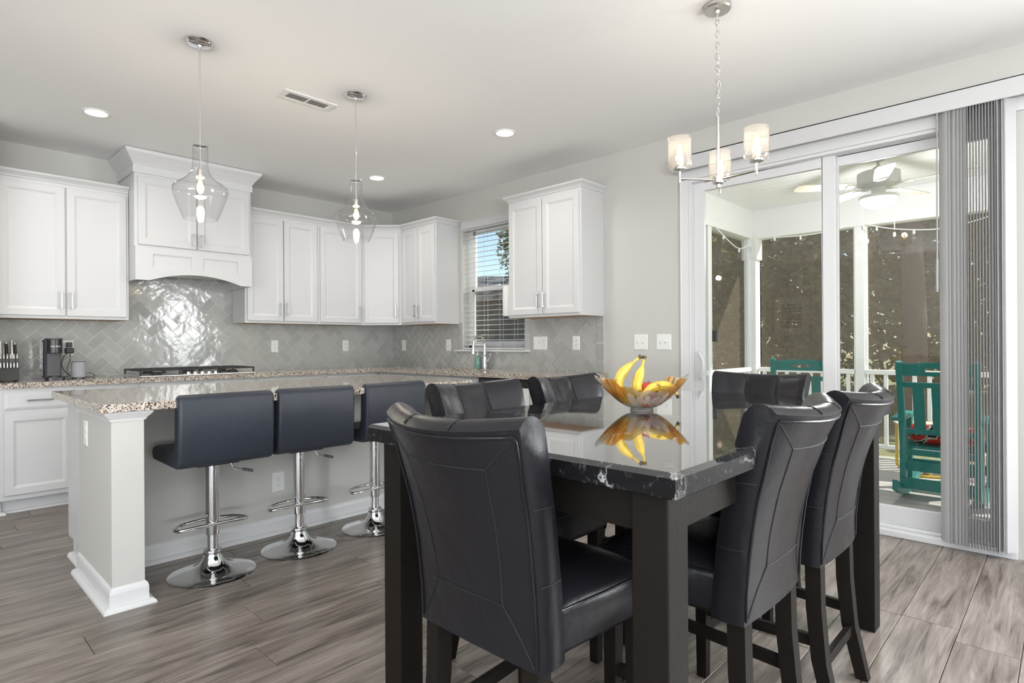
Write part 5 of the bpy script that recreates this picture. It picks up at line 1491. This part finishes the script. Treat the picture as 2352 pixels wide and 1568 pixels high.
def tree(label, x, y, h, r, crowns, n, mt, size=.16, seed=0, group='woodland trees beyond the porch', name='tree', lean=0):
    rnd = random.Random(seed * 17 + 3)
    t = thing(name, label, 'tree', (x, y, gz), 0, group)
    pts = [(lean * (k / 6) ** 1.5 + rnd.gauss(0, .03) * k * .4, rnd.gauss(0, .03) * k * .4, h * k / 6) for k in range(7)]
    obj('trunk', M().tube(smoothcurve(pts, 3), [r * lerp(1.15, .45, k / 18) for k in range(19)], 12), bark, t, smooth=60)
    br = M()
    m = M()
    tot = sum(c[3] * c[4] * c[5] for c in crowns)
    for c in crowns:
        top_ = Vector(pts[min(6, max(1, int(c[2] / h * 6)))])
        br.tube([top_, top_.lerp(Vector(c[:3]), .5) + Vector((0, 0, .1)), Vector(c[:3])], [r * .35, r * .25, r * .12], 6)
        foliage(m, rnd, c[:3], c[3:6], int(n * c[3] * c[4] * c[5] / tot), size)
    obj('branches', br, bark, t)
    f = link('foliage', m.mesh('foliage', mt, recalc=False), t); f['kind'] = 'stuff'
    return t
def bushy(rnd, h, w, nb=7):
    out = []
    for k in range(nb):
        z = lerp(.08, 1.0, (k + .5) / nb) * h; s_ = w * (1.05 - .5 * abs((k + .5) / nb - .45))
        out.append((rnd.uniform(-.5, .5) * w, rnd.uniform(-.5, .5) * w, z, s_, s_, h / nb * 1.0))
    return out
# the two big trunks right behind the fan
tree('tall bare-trunked tree seen under the ceiling fan through the door', 9.5, -3.70, 13, .19, [(0, 0, 9.5, 2.6, 2.6, 2.2), (1, 1, 7, 1.6, 1.6, 1.0)], 2600, leafmid, .15, 1, None)
tree('slimmer leaning trunk just right of the tall tree', 10.3, -4.25, 10, .14, [(0, 0, 8.0, 2.0, 2.0, 1.8)], 1400, leafmid, .15, 2, None, lean=-.5)
rn = random.Random(11)
spots = []
for k in range(9): spots.append((rn.uniform(11.2, 13.5), -7.5 + k * 1.75 + rn.uniform(-.4, .4), 0))
for k in range(10): spots.append((rn.uniform(14.5, 18), -9 + k * 2.2 + rn.uniform(-.5, .5), 1))
for k in range(9): spots.append((rn.uniform(20, 25), -12 + k * 3.6 + rn.uniform(-.6, .6), 2))
for i, (x, y, row) in enumerate(spots):
    if row == 0:
        tree('bushy understory tree in the woods just past the lawn', x, y, rn.uniform(3.2, 6.0), .09, bushy(rn, rn.uniform(3.2, 6.2), 1.15), 2200, [leafdark, leafmid, leaflight][i % 3 if i % 4 == 0 else i % 2], .10, 20 + i, 'front row of woodland trees')
    elif row == 1: tree('dense dark tree in the middle of the woods', x, y, rn.uniform(8, 11), .16, bushy(rn, rn.uniform(8, 11), 1.9, 8), 2200, leafmid if i % 3 else leaflight, .17, 20 + i, 'middle row of woodland trees')
    else: tree('tall tree at the back of the woods', x, y, rn.uniform(11, 15), .22, bushy(rn, rn.uniform(12, 16), 2.9, 8), 2400, leafdark, .30, 20 + i, 'back row of woodland trees')
# beyond the sink window
tree('leafy tree in blue sky through the sink window', 6.9, 3.75, 5.2, .10, [(0, 0, 4.2, 1.0, 1.0, 1.2), (.3, -.5, 3.0, 1.1, 1.1, .8), (-.3, .4, 5.1, .6, .6, .7), (.5, -.9, 4.9, .8, .8, 1.0)], 4200, leafmid, .07, 71, None)
tree('low green tree beside the neighbouring garage', 10.5, 4.0, 3.2, .08, bushy(random.Random(5), 3.2, 1.0), 1800, leaflight, .10, 72, None)
nb = thing('garage', 'slate grey lap-sided neighbouring garage behind the sink window blind', 'building', (9.0, 8.6, gz), math.radians(-46))
siding = mat('slate_siding', (.055, .068, .085), .7)
obj('wall', M().box((-4.5, 0, 0), (4.5, 5, 3.3)), siding, nb)
cbm = M().hexa([(-4.5, -.03, 0), (4.5, -.03, 0), (4.5, 0, 0), (-4.5, 0, 0)], [(-4.5, -.006, .2), (4.5, -.006, .2), (4.5, 0, .2), (-4.5, 0, .2)]).mesh('clapboard', siding)
for k in range(16): link('clapboard', cbm, nb, (0, 0, k * .2))
obj('roof', M().hexa([(-4.9, -.4, 3.2), (4.9, -.4, 3.2), (4.9, 5.4, 3.2), (-4.9, 5.4, 3.2)], [(-4.9, 2.4, 4.3), (4.9, 2.4, 4.3), (4.9, 2.6, 4.3), (-4.9, 2.6, 4.3)]), mat('shingle_roof', (.08, .08, .085), .9, bump=(20, .4)), nb)

# ================================================================ print on the wall behind the camera (seen mirrored in the door glass)
art = thing('framed_print', 'framed striped black and white print on the left wall, mirrored in the door glass', 'picture', (-8.198, -1.85, 1.69), PI / 2)
obj('frame', M().box((-.36, -.03, -.41), (.36, 0, .41)), mat('pale_wood_frame', (.5, .4, .3), .5), art)
obj('mat_board', M().box((-.33, -.033, -.38), (.33, -.03, .38)), plate, art)
st_ = M(); rs2 = random.Random(4)
z = -.24
while z < .24:
    h_ = rs2.uniform(.008, .035); st_.box((-.2, -.035, z), (.2, -.033, min(.25, z + h_))); z += h_ + rs2.uniform(.012, .03)
obj('striped_artwork', st_, mat('art_black', (.03, .03, .03), .6), art)
